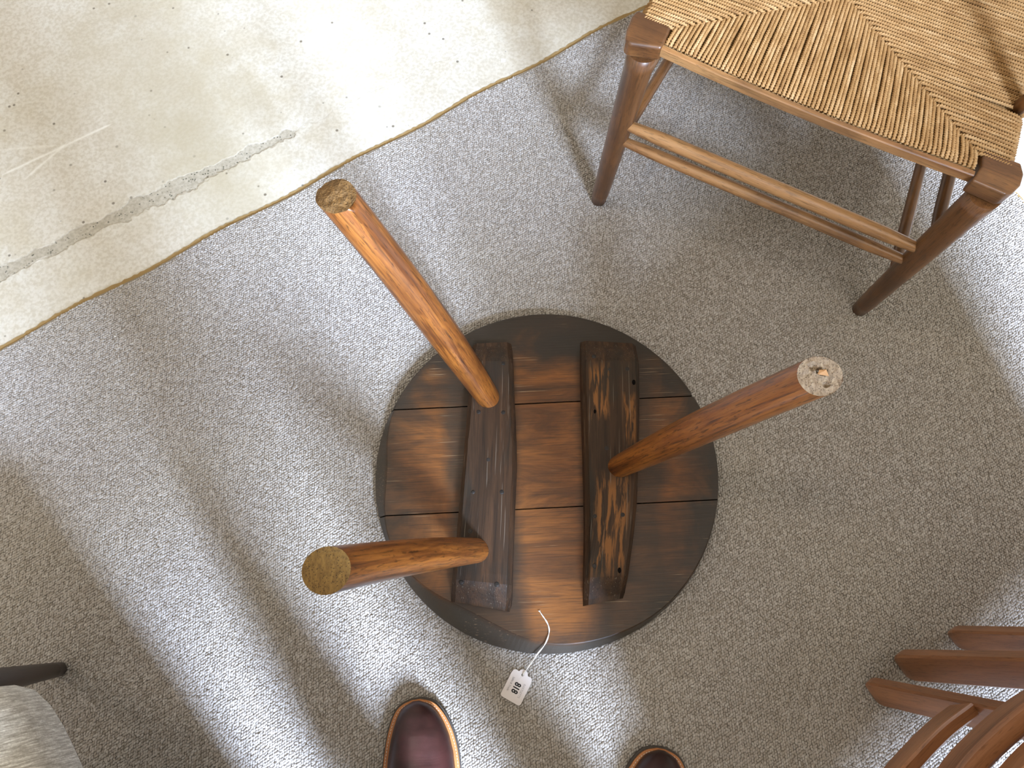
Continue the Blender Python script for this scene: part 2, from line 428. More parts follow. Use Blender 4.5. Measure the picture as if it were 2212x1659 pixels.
M_WELT = wood('tan_leather_welt', [(0.3, srgb(176, 106, 54)), (0.7, srgb(206, 136, 76))], 1.0, 0.5, 0.15)
M_SOLE = plain('rubber_sole', srgb(74, 68, 62), 0.6, 0.4, (300, 0.3))
M_THREAD = plain('cotton_thread', srgb(232, 224, 212), 0.8)
M_PAPER = plain('white_card', srgb(238, 230, 228), 0.7, 0.3)
M_INK = plain('black_ink', srgb(18, 16, 18), 0.6); M_INKG = plain('grey_ink', srgb(176, 168, 168), 0.7)
M_WALL = plain('brown_plaster', srgb(150, 133, 110), 0.9, 0.2, (30, 0.1))
M_CEIL = plain('timber_ceiling', srgb(158, 142, 119), 0.9, 0.2)
M_WHITE = plain('white_gloss_paint', srgb(232, 230, 224), 0.4)
M_DENIM = plain('dark_blue_cotton', srgb(40, 46, 62), 0.9, 0.2, (400, 0.5))
M_JUMPER = plain('grey_wool', srgb(86, 86, 88), 0.95, 0.1, (300, 0.8))
M_SKIN = plain('skin', srgb(206, 158, 132), 0.5, 0.4)
M_HAIR = plain('brown_hair', srgb(66, 50, 38), 0.7)

# ================================================================== THE ROOM
zf = ROOM['z0']
def quad_box(u0, u1, v0, v1, z0, z1):
    c = uv((u0+u1)/2, (v0+v1)/2, (z0+z1)/2)
    return box_geo(c, U*(u1-u0)/2, -V*(v1-v0)/2, np.array([0, 0, (z1-z0)/2]))
def merge(geos):
    V_, F_, G_ = [], [], []; n = 0
    for v, f, g in geos:
        V_.append(v); G_.append(g); F_ += [[i+n for i in q] for q in f]; n += len(v)
    return np.vstack(V_), F_, np.vstack(G_)
R_ = ROOM
struct(obj('floor', *quad_box(R_['u0'], R_['u1'], R_['v0'], R_['v1'], zf-0.05, zf)[:2], M_CONC))
struct(obj('ceiling', *quad_box(R_['u0'], R_['u1'], R_['v0'], R_['v1'], R_['z1'], R_['z1']+0.05)[:2], M_CEIL))
struct(obj('wall_left', *quad_box(R_['u0']-0.1, R_['u0'], R_['v0'], R_['v1'], zf, R_['z1'])[:2], M_WALL))
struct(obj('wall_right', *quad_box(R_['u1'], R_['u1']+0.1, R_['v0'], R_['v1'], zf, R_['z1'])[:2], M_WALL))
struct(obj('wall_far', *quad_box(R_['u0'], R_['u1'], R_['v0']-0.1, R_['v0'], zf, R_['z1'])[:2], M_WALL))
wg = []; ue = R_['u0']; v1 = R_['v1']
for (a, b, c, d, _) in WINS:
    wg.append(quad_box(ue, a, v1, v1+0.25, zf, R_['z1']))
    wg.append(quad_box(a, b, v1, v1+0.25, zf, c)); wg.append(quad_box(a, b, v1, v1+0.25, d, R_['z1'])); ue = b
wg.append(quad_box(ue, R_['u1'], v1, v1+0.25, zf, R_['z1']))
struct(obj('wall_window', *merge(wg)[:2], M_WALL))
for i, (a, b, c, d, _) in enumerate(WINS):
    fr = [quad_box(a, b, v1+0.08, v1+0.13, c, c+0.05), quad_box(a, b, v1+0.08, v1+0.13, d-0.05, d),
          quad_box(a, a+0.05, v1+0.08, v1+0.13, c, d), quad_box(b-0.05, b, v1+0.08, v1+0.13, c, d),
          quad_box(a, b, v1+0.08, v1+0.13, (c+d)/2-0.02, (c+d)/2+0.02)]
    win = struct(obj('window_%d' % (i+1), *merge(fr)[:2], M_WHITE))
    gl = MB('window_glass', 0.0, 0.5, (0.9, 0.95, 1, 1)); gl.b.inputs['Transmission Weight'].default_value = 1.0
    for (z0, z1) in ((c+0.05, (c+d)/2-0.02), ((c+d)/2+0.02, d-0.05)):
        obj('pane', *quad_box(a+0.05, b-0.05, v1+0.10, v1+0.105, z0, z1)[:2], gl.m, parent=win)
    struct(obj('trim_%d' % (i+1), *quad_box(a-0.06, b+0.06, v1-0.05, v1, c-0.04, c)[:2], M_WHITE))

# ================================================================== CARPET
E0, E1 = pix(0, 750), pix(1380, 20)
V_EDGE = float(np.mean([E0 @ V, E1 @ V]))                       # far-left edge of the carpet
u_corner = float(pix(2206, 436) @ U)+0.004                      # short edge, just seen by the chair at the right
SKEW = float((E1 @ V-E0 @ V)/(E1 @ U-E0 @ U))
def v_edge(u): return float(E0 @ V)+SKEW*(u-float(E0 @ U))
u_lo = -1.48; v_hi = 1.02
def carpet_poly(margin, jag, z, u_lo, v_hi):
    pts = []
    for q in np.arange(u_lo, u_corner, 0.006):
        pts.append(uv(q, v_edge(q)-margin+random.uniform(-jag, jag)+0.003*math.sin(q*23), z))
    for q in np.arange(v_edge(u_corner), v_hi, 0.006):
        pts.append(uv(u_corner+margin+random.uniform(-jag, jag), q, z))
    pts.append(uv(u_corner, v_hi, z)); pts.append(uv(u_lo, v_hi, z))
    return pts
def extrude_poly(top, dz):
    n = len(top); t = np.array(top); b = t-np.array([0, 0, dz])
    f = [list(range(n))[::-1], [n+i for i in range(n)]]
    for i in range(n):
        j = (i+1) % n; f.append([i, j, n+j, n+i])
    return np.vstack([t, b]), f
carpet = thing('carpet', 'beige grey loop pile carpet lying on the concrete floor under the upturned table', 'carpet', (0, 0, zf))
vv, ff = extrude_poly(carpet_poly(-0.001, 0.0004, -0.0020, u_lo, v_hi), 0.0060)
obj('carpet_base', vv, ff, M_CARPET, carpet)
vv, ff = extrude_poly(carpet_poly(0.0085, 0.0014, zf+0.0016, u_lo, v_hi), 0.0015)
obj('backing', vv, ff, M_BACK, carpet)

TC = np.array([0.062, 0.240]); TR = 0.2725                       # table top
DU, DV = 0.0040, 0.0037
us = np.arange(-1.48, u_corner-0.001, DU); vs = np.arange(-1.16, 1.02, DV)
gu, gv = np.meshgrid(us, vs); gu = gu+(np.arange(len(vs))[:, None] % 2)*DU/2
gu = gu.ravel(); gv = gv.ravel()
gv = gv+rng.normal(0, 0.00035, gv.shape); gu = gu+rng.normal(0, 0.0005, gu.shape)
keep = gv > (float(E0 @ V)+SKEW*(gu-float(E0 @ U))+0.0025+0.003*np.sin(gu*23))
gu, gv = gu[keep], gv[keep]
P_ = gu[:, None]*U+gv[:, None]*V
inside = P_[:, 1] > -0.85
off = np.hypot(P_[:, 0]-TC[0], P_[:, 1]-TC[1]) > TR-0.035
P_ = P_[inside & off]; P_[:, 2] = -0.0017+rng.normal(0, 0.00025, len(P_))
pile = obj('loop_pile', P_, [], M_PILE, carpet); pile['kind'] = 'stuff'
rt = pile.data.attributes.new('rot', 'FLOAT_VECTOR', 'POINT')
rv = np.stack([rng.normal(0, 0.28, len(P_)), rng.normal(0.22, 0.28, len(P_)), A_U+0.55+rng.normal(0, 0.45, len(P_))], 1)
rt.data.foreach_set('vector', rv.astype(np.float32).ravel())
sv = pile.data.attributes.new('siz', 'FLOAT', 'POINT')
sv.data.foreach_set('value', rng.uniform(0.85, 1.18, len(P_)).astype(np.float32))
ng = bpy.data.node_groups.new('loops_on_points', 'GeometryNodeTree')
ng.interface.new_socket('Geometry', in_out='INPUT', socket_type='NodeSocketGeometry')
ng.interface.new_socket('Geometry', in_out='OUTPUT', socket_type='NodeSocketGeometry')
gi, go = ng.nodes.new('NodeGroupInput'), ng.nodes.new('NodeGroupOutput')
sp = ng.nodes.new('GeometryNodeMeshUVSphere'); sp.inputs['Segments'].default_value = 7; sp.inputs['Rings'].default_value = 5; sp.inputs['Radius'].default_value = 1.0
tr = ng.nodes.new('GeometryNodeTransform'); tr.inputs['Scale'].default_value = (0.0029, 0.0020, 0.0015)
ss = ng.nodes.new('GeometryNodeSetShadeSmooth'); sm = ng.nodes.new('GeometryNodeSetMaterial'); sm.inputs['Material'].default_value = M_PILE
ip = ng.nodes.new('GeometryNodeInstanceOnPoints')
ra = ng.nodes.new('GeometryNodeInputNamedAttribute'); ra.data_type = 'FLOAT_VECTOR'; ra.inputs['Name'].default_value = 'rot'
sa = ng.nodes.new('GeometryNodeInputNamedAttribute'); sa.data_type = 'FLOAT'; sa.inputs['Name'].default_value = 'siz'
e2r = ng.nodes.new('FunctionNodeEulerToRotation')
lk = ng.links.new
lk(sp.outputs['Mesh'], tr.inputs['Geometry']); lk(tr.outputs[0], ss.inputs['Geometry']); lk(ss.outputs[0], sm.inputs['Geometry'])
lk(gi.outputs[0], ip.inputs['Points']); lk(sm.outputs[0], ip.inputs['Instance'])
lk(ra.outputs['Attribute'], e2r.inputs[0]); lk(e2r.outputs[0], ip.inputs['Rotation']); lk(sa.outputs['Attribute'], ip.inputs['Scale'])
lk(ip.outputs[0], go.inputs[0])
gm = pile.modifiers.new('loops', 'NODES'); gm.node_group = ng

# ================================================================== UPTURNED TABLE
table = thing('cricket_table', 'round upturned oak table on carpet, three orange-brown legs pointing up', 'table', (TC[0], TC[1], 0.0))
ZT = 0.024                                                       # underside of the top, facing up
def bev(th):
    d = (math.degrees(th) % 360)
    def b(c, w): return math.exp(-((((d-c+180) % 360)-180)/w)**2)
    return 0.003+0.028*b(243, 24)+0.016*b(180, 16)+0.006*b(285, 20)
ROTB = math.radians(2.6)
cuts = []
for (a, b) in (((845, 885), (1490, 855)), ((825, 1115), (1545, 1080))):
    A, B = pix(*a, ZT)[:2]-TC, pix(*b, ZT)[:2]-TC
    cuts.append((A, B))
def board(lo, hi):
    """lo / hi: cut lines (A,B) below and above, or None"""
    g = 0.0010
    def side(p, cut): A, B = cut; d = (B-A)/np.linalg.norm(B-A); return d[0]*(p[1]-A[1])-d[1]*(p[0]-A[0])
    def hit(cut, r, sgn, dirx):
        A, B = cut; d = (B-A)/np.linalg.norm(B-A); nrm = np.array([-d[1], d[0]]); A2 = A+nrm*g*sgn
        bq = A2 @ d; cq = A2 @ A2-r*r; dis = math.sqrt(bq*bq-cq); t = -bq+dirx*dis; return A2+d*t
    ring = []                                                     # (outer, inner) point pairs, counter-clockwise
    N = 220; run = []
    for i in range(N):
        th = 2*PI*i/N; p = TR*(1+0.004*math.sin(2*th+0.5)+0.002*math.sin(5*th))*np.array([math.cos(th), math.sin(th)])
        ok = (lo is None or side(p, lo) > g*2) and (hi is None or side(p, hi) < -g*2)
        run.append((th, p, ok))
    def inner(th): return 1-bev(th)/TR
    arcs = []; cur = []
    start = next(i for i in range(N) if not run[i][2])
    for i in range(N):
        th, p, ok = run[(start+i) % N]
        if ok: cur.append((p, p*inner(th)))
        elif cur: arcs.append(cur); cur = []
    if cur: arcs.append(cur)
    def endpt(cut, sgn, dirx):
        po = hit(cut, TR, sgn, dirx); th = math.atan2(po[1], po[0]); return (po, hit(cut, TR-bev(th), sgn, dirx))
    if lo is None:                                                # bottom board
        ring = [endpt(hi, -1, -1)]+arcs[0]+[endpt(hi, -1, 1)]
    elif hi is None:
        ring = [endpt(lo, 1, 1)]+arcs[0]+[endpt(lo, 1, -1)]
    else:
        right = next(a for a in arcs if a[len(a)//2][0][0] > 0); left = next(a for a in arcs if a[len(a)//2][0][0] < 0)
        ring = [endpt(lo, 1, 1)]+right+[endpt(hi, -1, 1)]+[endpt(hi, -1, -1)]+left+[endpt(lo, 1, -1)]
    n = len(ring); v = []
    for z, k in ((0.001, 0), (0.010, 0), (ZT-0.001, 1), (ZT, 2)):
        for o_, i_ in ring:
            q = o_ if k == 0 else i_
            if k == 2: q = q*(1-0.0015/np.linalg.norm(q))
            v.append([TC[0]+q[0], TC[1]+q[1], z])
    f = [list(range(n))[::-1], [3*n+i for i in range(n)]]
    for r in range(3):
        for i in range(n):
            j = (i+1) % n; f.append([r*n+i, r*n+j, (r+1)*n+j, (r+1)*n+i])
    v = np.array(v); c, s = math.cos(-ROTB), math.sin(-ROTB)
    x, y = v[:, 0]-TC[0], v[:, 1]-TC[1]
    gc = np.stack([x*s+y*c, v[:, 2]-ZT, x*c-y*s], 1)
    return obj('board', v, f, M_BOARD, table, gc=gc)
b1 = board(None, cuts[1]); b2 = board(cuts[1], cuts[0]); b3 = board(cuts[0], None)

def batten(left, right, mat, lab):
    """left / right: edge pixel polylines from the top end to the bottom end (in the photo)"""
    n = 46; zc = 0.036
    Lp = spline([pix(*p, zc) for p in left], n); Rp = spline([pix(*p, zc) for p in right], n)
    v = []; g = []
    cl = (Lp+Rp)/2; L = arclen(cl); tot = L[-1]
    H = 0.029
    for i in range(n):
        e = min(L[i], tot-L[i]); k = min(1.0, e/0.040); k = k*k*(3-2*k)
        h = ZT+0.011+(H-0.011)*k
        a, b = Lp[i], Rp[i]; d = (b-a)/np.linalg.norm(b-a); wd = np.linalg.norm(b-a)
        j = [0.0009*mnoise.noise(Vector((L[i]*40, q, 3.1))) for q in range(6)]
        cch = min(0.008, wd*0.2)
        pts = [(0, ZT-0.001), (0.0012+j[0], h-0.009), (cch+j[1], h+j[2]*0.6), (wd/2, h+0.0008+j[5]*0.5), (wd-cch*1.1+j[3], h+j[4]*0.6), (wd-0.0014, h-0.012), (wd, ZT-0.001)]
        for q, z in pts:
            p = a+d*q; v.append([p[0], p[1], z]); g.append([q-wd/2, z, L[i]])
    f = []; m = 7
    for i in range(n-1):
        for j in range(m-1): f.append([i*m+j, i*m+j+1, (i+1)*m+j+1, (i+1)*m+j])
    f.append(list(range(m))[::-1]); f.append([(n-1)*m+j for j in range(m)])
    o = obj('batten', v, f, mat, table, gc=g, smooth=False)
    o['label'] = lab
    for p in o.data.polygons: p.use_smooth = False
    def top(x, y):                                                # height of the top face near a point
        d = [(x-c[0])**2+(y-c[1])**2 for c in cl]; i = int(np.argmin(d)); e = min(L[i], tot-L[i]); k = min(1.0, e/0.040); k = k*k*(3-2*k)
        return ZT+0.011+(H-0.011)*k
    return o, top
M_BAT1 = mat_batten(None)
M_BAT2 = mat_batten([(0.30, 0.085, 0.0, 0.03), (0.135, 0.045, 0.028, 0.012), (0.09, 0.05, -0.02, 0.018)])
bat1, top1 = batten([(1020, 742), (1014, 800), (1010, 870), (996, 1040), (986, 1150), (974, 1270), (972, 1299)],
                    [(1107, 738), (1110, 800), (1112, 860), (1117, 990), (1112, 1130), (1107, 1290), (1104, 1322)], M_BAT1, 'dark batten carrying two legs')
bat2, top2 = batten([(1254, 735), (1254, 800), (1255, 860), (1259, 990), (1262, 1125), (1261, 1220), (1260, 1309)],
                    [(1378, 742), (1381, 800), (1382, 860), (1380, 990), (1375, 1105), (1362, 1215), (1351, 1291)], M_BAT2, 'dark batten with bare worm-eaten patches carrying one leg')
def disc_geo(c, r, h, sides=12, dome=0.0):
    v = []; 
    for z, q in ((0, 1.0), (h, 0.92), (h+dome, 0.45)):
        for i in range(sides): v.append([c[0]+r*q*math.cos(2*PI*i/sides), c[1]+r*q*math.sin(2*PI*i/sides), c[2]+z])
    f = [list(range(sides))[::-1], [2*sides+i for i in range(sides)]]
    for k in range(2):
        for i in range(sides):
            j = (i+1) % sides; f.append([k*sides+i, k*sides+j, (k+1)*sides+j, (k+1)*sides+i])
    return v, f
NAILS1 = [(1034, 890), (1087, 891), (1055, 993), (1022, 1063), (1084, 1063), (1016, 1147), (997, 1258), (1073, 1262), (1087, 785)]
NAILS2 = [(1317, 798), (1355, 797), (1311, 968), (1285, 1115), (1345, 1112), (1284, 1222), (1283, 770)]
HOLES2 = [(1369, 826, 3.6), (1285, 889, 2.6), (1338, 1232, 3.4)]
for o, top, lst in ((bat1, top1, NAILS1), (bat2, top2, NAILS2)):
    for (x, y) in lst:
        p = pix(x, y, ZT+0.029); z = top(p[0], p[1]); p = pix(x, y, z)
        vv, ff = disc_geo((p[0], p[1], z-0.001), random.uniform(0.0032, 0.0042), 0.0016, 12, 0.0005)
        obj('nail', vv, ff, M_NAIL, table, parent=o)
for (x, y, r) in HOLES2:  # black discs stand in for the shade inside the holes
    p = pix(x, y, ZT+0.029); z = top2(p[0], p[1])
    vv, ff = disc_geo((p[0], p[1], z-0.002), r*0.001, 0.0034, 12, 0.0)
    vv = [[p[0]+(q[0]-p[0])*0.8, p[1]+(q[1]-p[1])*1.3, q[2]] for q in vv]
    obj('hole_shade_disc', vv, ff, M_HOLE_SHADE, table, parent=bat2)

def table_leg(bpx, tpx, radii, end_mat, bow, kind, lab, h=0.45):
    A = pix(*bpx, ZT+0.026); B = pix(*tpx, h)
    ax = (B-A)/np.linalg.norm(B-A); A2 = A-ax*0.014
    n = 44; t = np.linspace(0, 1, n); path = lerp_path(A2, B, n, bow)
    r = np.interp(t, np.linspace(0, 1, len(radii)), radii)
    v, f, g = tube_geo(path, r, 28, False, (0.3, 0.2, 1), cut=h, wob=0.012)
    leg = obj('leg', v, f, M_LEG, table, smooth=True, gc=g); leg['label'] = lab
    # sawn or worn foot, a domed and pitted disc set into the last ring
    S = 28; rim = v[-S:]; c = rim.mean(0); R = 9; ev = []; eg = []
    for k in range(R+1):
        q = 1-k/R
        for j in range(S):
            p = c+(rim[j]-c)*q; z = 0.0
            d = p-c; nz = mnoise.noise(Vector((p[0]*150, p[1]*150, 1.7)))
            z += 0.0007*nz*(1 if k else 0)
            if kind == 'worn':
                s = (-0.75*d[0]+0.6*d[1])/0.022
                z -= max(0.0, s-0.25)*0.010*(1+0.6*nz); z += (0.0014*nz-0.001*abs(mnoise.noise(Vector((p[0]*420, p[1]*420, 4)))))
            if kind == 'crumbled':
                z += 0.0016*nz
                for hx, hy, hr, hd in ((-0.006, 0.011, 0.005, 0.007), (0.000, 0.006, 0.004, 0.008), (0.006, -0.010, 0.0035, 0.006), (0.004, 0.005, 0.005, 0.006)):
                    e = math.hypot(d[0]-hx, d[1]-hy)/hr; z -= hd*max(0.0, 1-e*e)
            ev.append(p+np.array([0, 0, z])); eg.append([d[0], d[1], z])
    ef = []
    for k in range(R):
        for j in range(S):
            j2 = (j+1) % S; ef.append([k*S+j, k*S+j2, (k+1)*S+j2, (k+1)*S+j])
    if kind == 'worn':                                             # drop the leg's own rim to meet the worn edge
        me = leg.data; nv = len(me.vertices)
        for j in range(S):
            w_ = ev[j]-np.array(table.location); me.vertices[nv-S+j].co = w_
    obj('foot_end', ev, ef, end_mat, table, parent=leg, smooth=(kind == 'sawn'), gc=eg)
    return leg, c
table_leg((1053, 858), (724, 421), [0.0185, 0.0215, 0.0235, 0.0238, 0.0232, 0.0228], M_END_C, (0.003, 0.004, 0), 'worn', 'orange-brown leg with a worn, chipped foot')
_, c2 = table_leg((1338, 1008), (1771, 812), [0.0175, 0.0205, 0.0222, 0.0226, 0.0226, 0.0226], M_END_B, (0, 0.002, 0.004), 'crumbled', 'orange-brown leg with a crumbling pale foot')
table_leg((1030, 1190), (705, 1232), [0.0180, 0.0200, 0.0215, 0.0222, 0.0228, 0.0232], M_END_A, (0.0, 0.003, 0.0), 'sawn', 'orange-brown leg with a flat sawn foot')
foot_b = [o for o in bpy.data.objects if o.name.startswith('foot_end')][1]
v = [c2+np.array(q) for q in ((-0.003, 0.001, 0.002), (0.009, -0.001, 0.002), (0.006, 0.006, 0.004), (-0.001, 0.006, 0.003), (0.002, 0.003, 0.0065))]
sp_leg = foot_b.parent
obj('splinter', v, [[0, 1, 4], [1, 2, 4], [2, 3, 4], [3, 0, 4], [0, 3, 2, 1]], M_SPLINT, table, parent=sp_leg)

# ================================================================== RUSH-SEAT CHAIR
FLf, FRf = pix(1293, 432, 0.0), pix(1857, 668, 0.0)
SZ = 0.42
eX = FRf-FLf; eX /= np.linalg.norm(eX); bX = np.array([-eX[1], eX[0], 0])
chair = thing('rush_seat_armchair', 'brown wooden armchair with a woven cord seat and round stretchers', 'chair', ((FLf+FRf)/2+bX*0.2).tolist())
FLt, FRt = pix(1390, 108, SZ-0.03), pix(2130, 420, SZ-0.03)
BLf, BRf = FLf+bX*0.40+eX*0.035, FRf+bX*0.40-eX*0.035
def cleg(a, b, r0, r1, name='leg', n=14, mat=None):
    path = lerp_path(a, b, n); t = np.linspace(0, 1, n)
    r = r0+(r1-r0)*t; r[0] = r0*0.93
    v, f, g = tube_geo(path, r, 20, True, (0.1, 1, 0.05), wob=0.006)
    return obj(name, v, f, mat or M_CHAIRW, chair, smooth=False, gc=g)
def smooth_sides(o):
    for p in o.data.polygons: p.use_smooth = len(p.vertices) == 4
    return o
smooth_sides(cleg(FLf, FLt, 0.0138, 0.0208)); smooth_sides(cleg(FRf, FRt, 0.0138, 0.0208))
for a, s in ((BLf, 1), (BRf, -1)):
    smooth_sides(cleg(a, a+np.array([0, 0, 0.92])+bX*0.07, 0.0135, 0.0150, 'back_post', 24))
def along(a, b, z): t = z/(b[2]-a[2]); return a+(b-a)*t
def stretcher(a, b, r, mat=M_CHAIRL):
    n = 26; t = np.linspace(0, 1, n); rr = r*(0.66+0.34*np.minimum(1, np.minimum(t, 1-t)/0.14)**0.8)
    v, f, g = tube_geo(lerp_path(a, b, n), rr, 16, True, wob=0.01)
    return smooth_sides(obj('stretcher', v, f, mat, chair, gc=g))
ZS = (0.236, 0.195)
fo = -bX*0.004
stretcher(along(FLf, FLt, ZS[0])+fo, along(FRf, FRt, ZS[0])+fo, 0.0108)
stretcher(along(FLf, FLt, ZS[1])+fo, along(FRf, FRt, ZS[1])+fo, 0.0096)
for z in (0.155, 0.285):
    stretcher(along(FLf, FLt, z), BLf+np.array([0, 0, z]), 0.0092, M_CHAIRW)
    stretcher(along(FRf, FRt, z-0.03), BRf+np.array([0, 0, z-0.03]), 0.0092, M_CHAIRW)
stretcher(BLf+np.array([0, 0, 0.2]), BRf+np.array([0, 0, 0.2]), 0.0092, M_CHAIRW)
# corner blocks over the front legs
def block(pxs, name='corner_block'):
    top = [pix(*p, SZ) for p in pxs]; n = len(top); t = np.array(top); b = t.copy(); b[:, 2] -= 0.025
    f = [[n+i for i in range(n)][::-1], list(range(n))]
    for i in range(n): j = (i+1) % n; f.append([j, i, n+i, n+j])
    v = np.vstack([t, b]); c = t.mean(0)
    g = np.stack([(v-c) @ bX, v[:, 2]-SZ, (v-c) @ eX], 1)
    o = obj(name, v, f, M_CHAIRW, chair, gc=g); bevel(o, 0.0055, 4, 25).modifiers[0].harden_normals = True
    for p in o.data.polygons: p.use_smooth = True
    return o
block([(1357, 94), (1350, 82), (1353, 62), (1364, 34), (1377, 19), (1452, 52), (1446, 72), (1431, 104)][::-1])
block([(2100, 389), (2121, 358), (2124, 326), (2126, 322), (2207, 352), (2213, 376), (2206, 400), (2188, 418), (2172, 420)])
# rails
FLi, FRi = pix(1432, 98, SZ), pix(2108, 372, SZ)
BLs, BRs = FLi+bX*0.385+eX*0.0, FRi+bX*0.385-eX*0.0
path = lerp_path(FLi, FRi, 20, -bX*0.006); path[:, 2] = SZ-0.0095
o = obj('front_rail', *sweep_rect(path, 0.008, 0.015)[:2], M_CHAIRL, chair, gc=sweep_rect(path, 0.008, 0.015)[2])
cornL, cornR = pix(1388, 48, SZ), pix(2176, 372, SZ)
BL_, BR_ = BLf+np.array([0, 0, SZ])+bX*0.032, BRf+np.array([0, 0, SZ])+bX*0.032
for a, b in ((cornL, BL_), (cornR, BR_), (BL_, BR_)):
    pth = lerp_path(a, b, 6); pth[:, 2] = SZ-0.022
    g_ = tube_geo(pth, 0.012, 14, True); obj('seat_rail', g_[0], g_[1], M_CHAIRW, chair, smooth=True, gc=g_[2])
# woven seat: pad plus one object per visible cord
cen = pix(1834, -12, SZ)
# seat corners (inside of the blocks)
sFL, sFR = pix(1446, 62, SZ), pix(2119, 338, SZ)
pad = [sFL, FLi, FRi, sFR, cornR+bX*0.03, BR_, BL_, cornL+bX*0.03]
vv, ff = extrude_poly([np.array([p[0], p[1], SZ-0.0115]) for p in pad][::-1], 0.004)
seat = obj('seat', vv, ff, M_CORD, chair, gc=np.zeros((len(vv), 3))); seat['label'] = 'woven straw-coloured cord seat'
CR = 0.00275
def cord_geo(path, r=CR, pitch=0.0068, step=0.00085, sides=8):
    p = np.asarray(path, float); L = arclen(p); n = max(6, int(L[-1]/step)); s_ = np.linspace(0, L[-1], n)
    q = np.stack([np.interp(s_, L, p[:, i]) for i in range(3)], 1)
    q, t, sd, nn = frames(q)
    ph = random.uniform(0, 6.28); a = np.arange(sides)*2*PI/sides
    tw = 2*PI*s_/pitch+ph
    rr = r*(0.84+0.28*np.cos(2*(a[None, :]-tw[:, None])))
    v = q[:, None, :]+(np.cos(a)[None, :]*rr)[:, :, None]*sd[:, None, :]+(np.sin(a)[None, :]*rr)[:, :, None]*nn[:, None, :]
    g = np.stack([np.cos(a)[None, :]*rr, np.sin(a)[None, :]*rr, np.broadcast_to(s_[:, None], rr.shape)], 2)
    i = np.arange(n-1)[:, None]*sides; j = np.arange(sides)[None, :]; j2 = (j+1) % sides
    f = np.stack([i+j, i+j2, i+sides+j2, i+sides+j], 2).reshape(-1, 4)
    return v.reshape(-1, 3), f, g.reshape(-1, 3)
def to_ab(p): d = p-FLi; return np.array([d @ eX, d @ bX])
def from_ab(a, b, z): q = FLi+eX*a+bX*b; return np.array([q[0], q[1], z])
aFL, aFR, aC = to_ab(sFL), to_ab(sFR), to_ab(cen)
aBL, aBR = to_ab(BL_)+np.array([0.012, -0.012]), to_ab(BR_)+np.array([-0.012, -0.012])
aFi, aRi = to_ab(FLi), to_ab(FRi)
depth_max = aBL[1]
def isect(p, d, a, b):
    """ray p+t d with segment a-b"""
    e = b-a; den = d[0]*e[1]-d[1]*e[0]
    if abs(den) < 1e-9: return None
    w_ = a-p; t = (w_[0]*e[1]-w_[1]*e[0])/den; s_ = (w_[0]*d[1]-w_[1]*d[0])/den
    return t if t > 1e-4 and -0.02 <= s_ <= 1.02 else None
def sag(a, b):
    m = np.array([(aFi[0]+aRi[0])/2, depth_max/2]); return -0.004*math.exp(-(((a-m[0])/0.16)**2+((b-m[1])/0.14)**2))
ZC = SZ-0.003
ncord = 0
def put(path):
    global ncord
    v, f, g = cord_geo(path); obj('cord', v, f, M_CORD, chair, parent=seat, smooth=True, gc=g); ncord += 1
# direction of the front cords, fanning from left to right as in the photo
dl = to_ab(pix(1620, 230, SZ))-to_ab(pix(1562, 330, SZ)); dr = to_ab(pix(2010, 120, SZ))-to_ab(pix(2004, 220, SZ))
dl /= np.linalg.norm(dl); dr /= np.linalg.norm(dr)
nF = int((aRi[0]-aFi[0])/(CR*2.02))
for i in range(nF):
    s = (i+0.5)/nF; a0 = aFi+(aRi-aFi)*s+np.array([0, 0.008-0.006*4*s*(1-s)])
    d = dl*(1-s)+dr*s; d = d/np.linalg.norm(d)
    hits = [h for h in (isect(a0, d, aFL, aC), isect(a0, d, aFR, aC)) if h]
    if not hits: continue
    t = min(hits)
    if t < 0.012: t = 0.012
    k = max(6, int(t/0.006)); pts = []
    jx = random.uniform(-0.0009, 0.0009); jx2 = random.uniform(-0.0014, 0.0014)
    for q in np.linspace(0, 1, k):
        p = a0+d*(t*q+0.004*q)+np.array([jx*math.sin(3.14*q)+jx2*q*(1-q)*2, 0])
        z = ZC+sag(*p)+0.0015*math.sin(PI*min(1, q*1.1))
        if q > 0.93 and t > 0.02: z -= 0.002*(q-0.93)/0.07
        if q < 0.05: z -= 0.003*(1-q/0.05)
        pts.append(from_ab(p[0], p[1], z))
    put(pts)
# side cords
for sgn in (-1, 1):
    c0 = to_ab(cornL if sgn < 0 else cornR); c1 = aBL+np.array([-0.012, 0]) if sgn < 0 else aBR+np.array([0.012, 0])
    fr = aFL if sgn < 0 else aFR; bk = aBL if sgn < 0 else aBR
    b = fr[1]+0.0050; yend = bk[1]-0.002; i = 0
    while b < yend:
        if b <= aC[1]: q = (b-fr[1])/(aC[1]-fr[1]); ad = fr[0]+(aC[0]-fr[0])*q
        else: q = (b-aC[1])/(bk[1]-aC[1]); ad = aC[0]+(bk[0]-aC[0])*q
        qq = (b-c0[1])/(c1[1]-c0[1]); ar = c0[0]+(c1[0]-c0[0])*qq+sgn*0.009
        drop = 0.0
        lift = 0.0018
        k = max(6, int(abs(ar-ad)/0.006)); pts = []; jb = random.uniform(-0.0008, 0.0008)
        gap = 0.0
        if sgn > 0:                                               # cords part around the arm post
            gap = 0.0035*math.copysign(math.exp(-((b-0.098)/0.020)**2), b-0.098)
        for s in np.linspace(0, 1, k):
            a = ad+(ar-ad)*s; bb = b+jb*math.sin(3.1*s)+gap*s*s
            z = ZC+sag(a, bb)+lift*(1-s*0.4)
            if s > 0.93: z -= 0.010*((s-0.93)/0.07)**2
            if s < 0.04: z -= 0.0035*(1-s/0.04)
            pts.append(from_ab(a, bb, z))
        if abs(ar-ad) > 0.012: put(pts)
        b += CR*2.05*(1.0+0.08*random.random()); i += 1
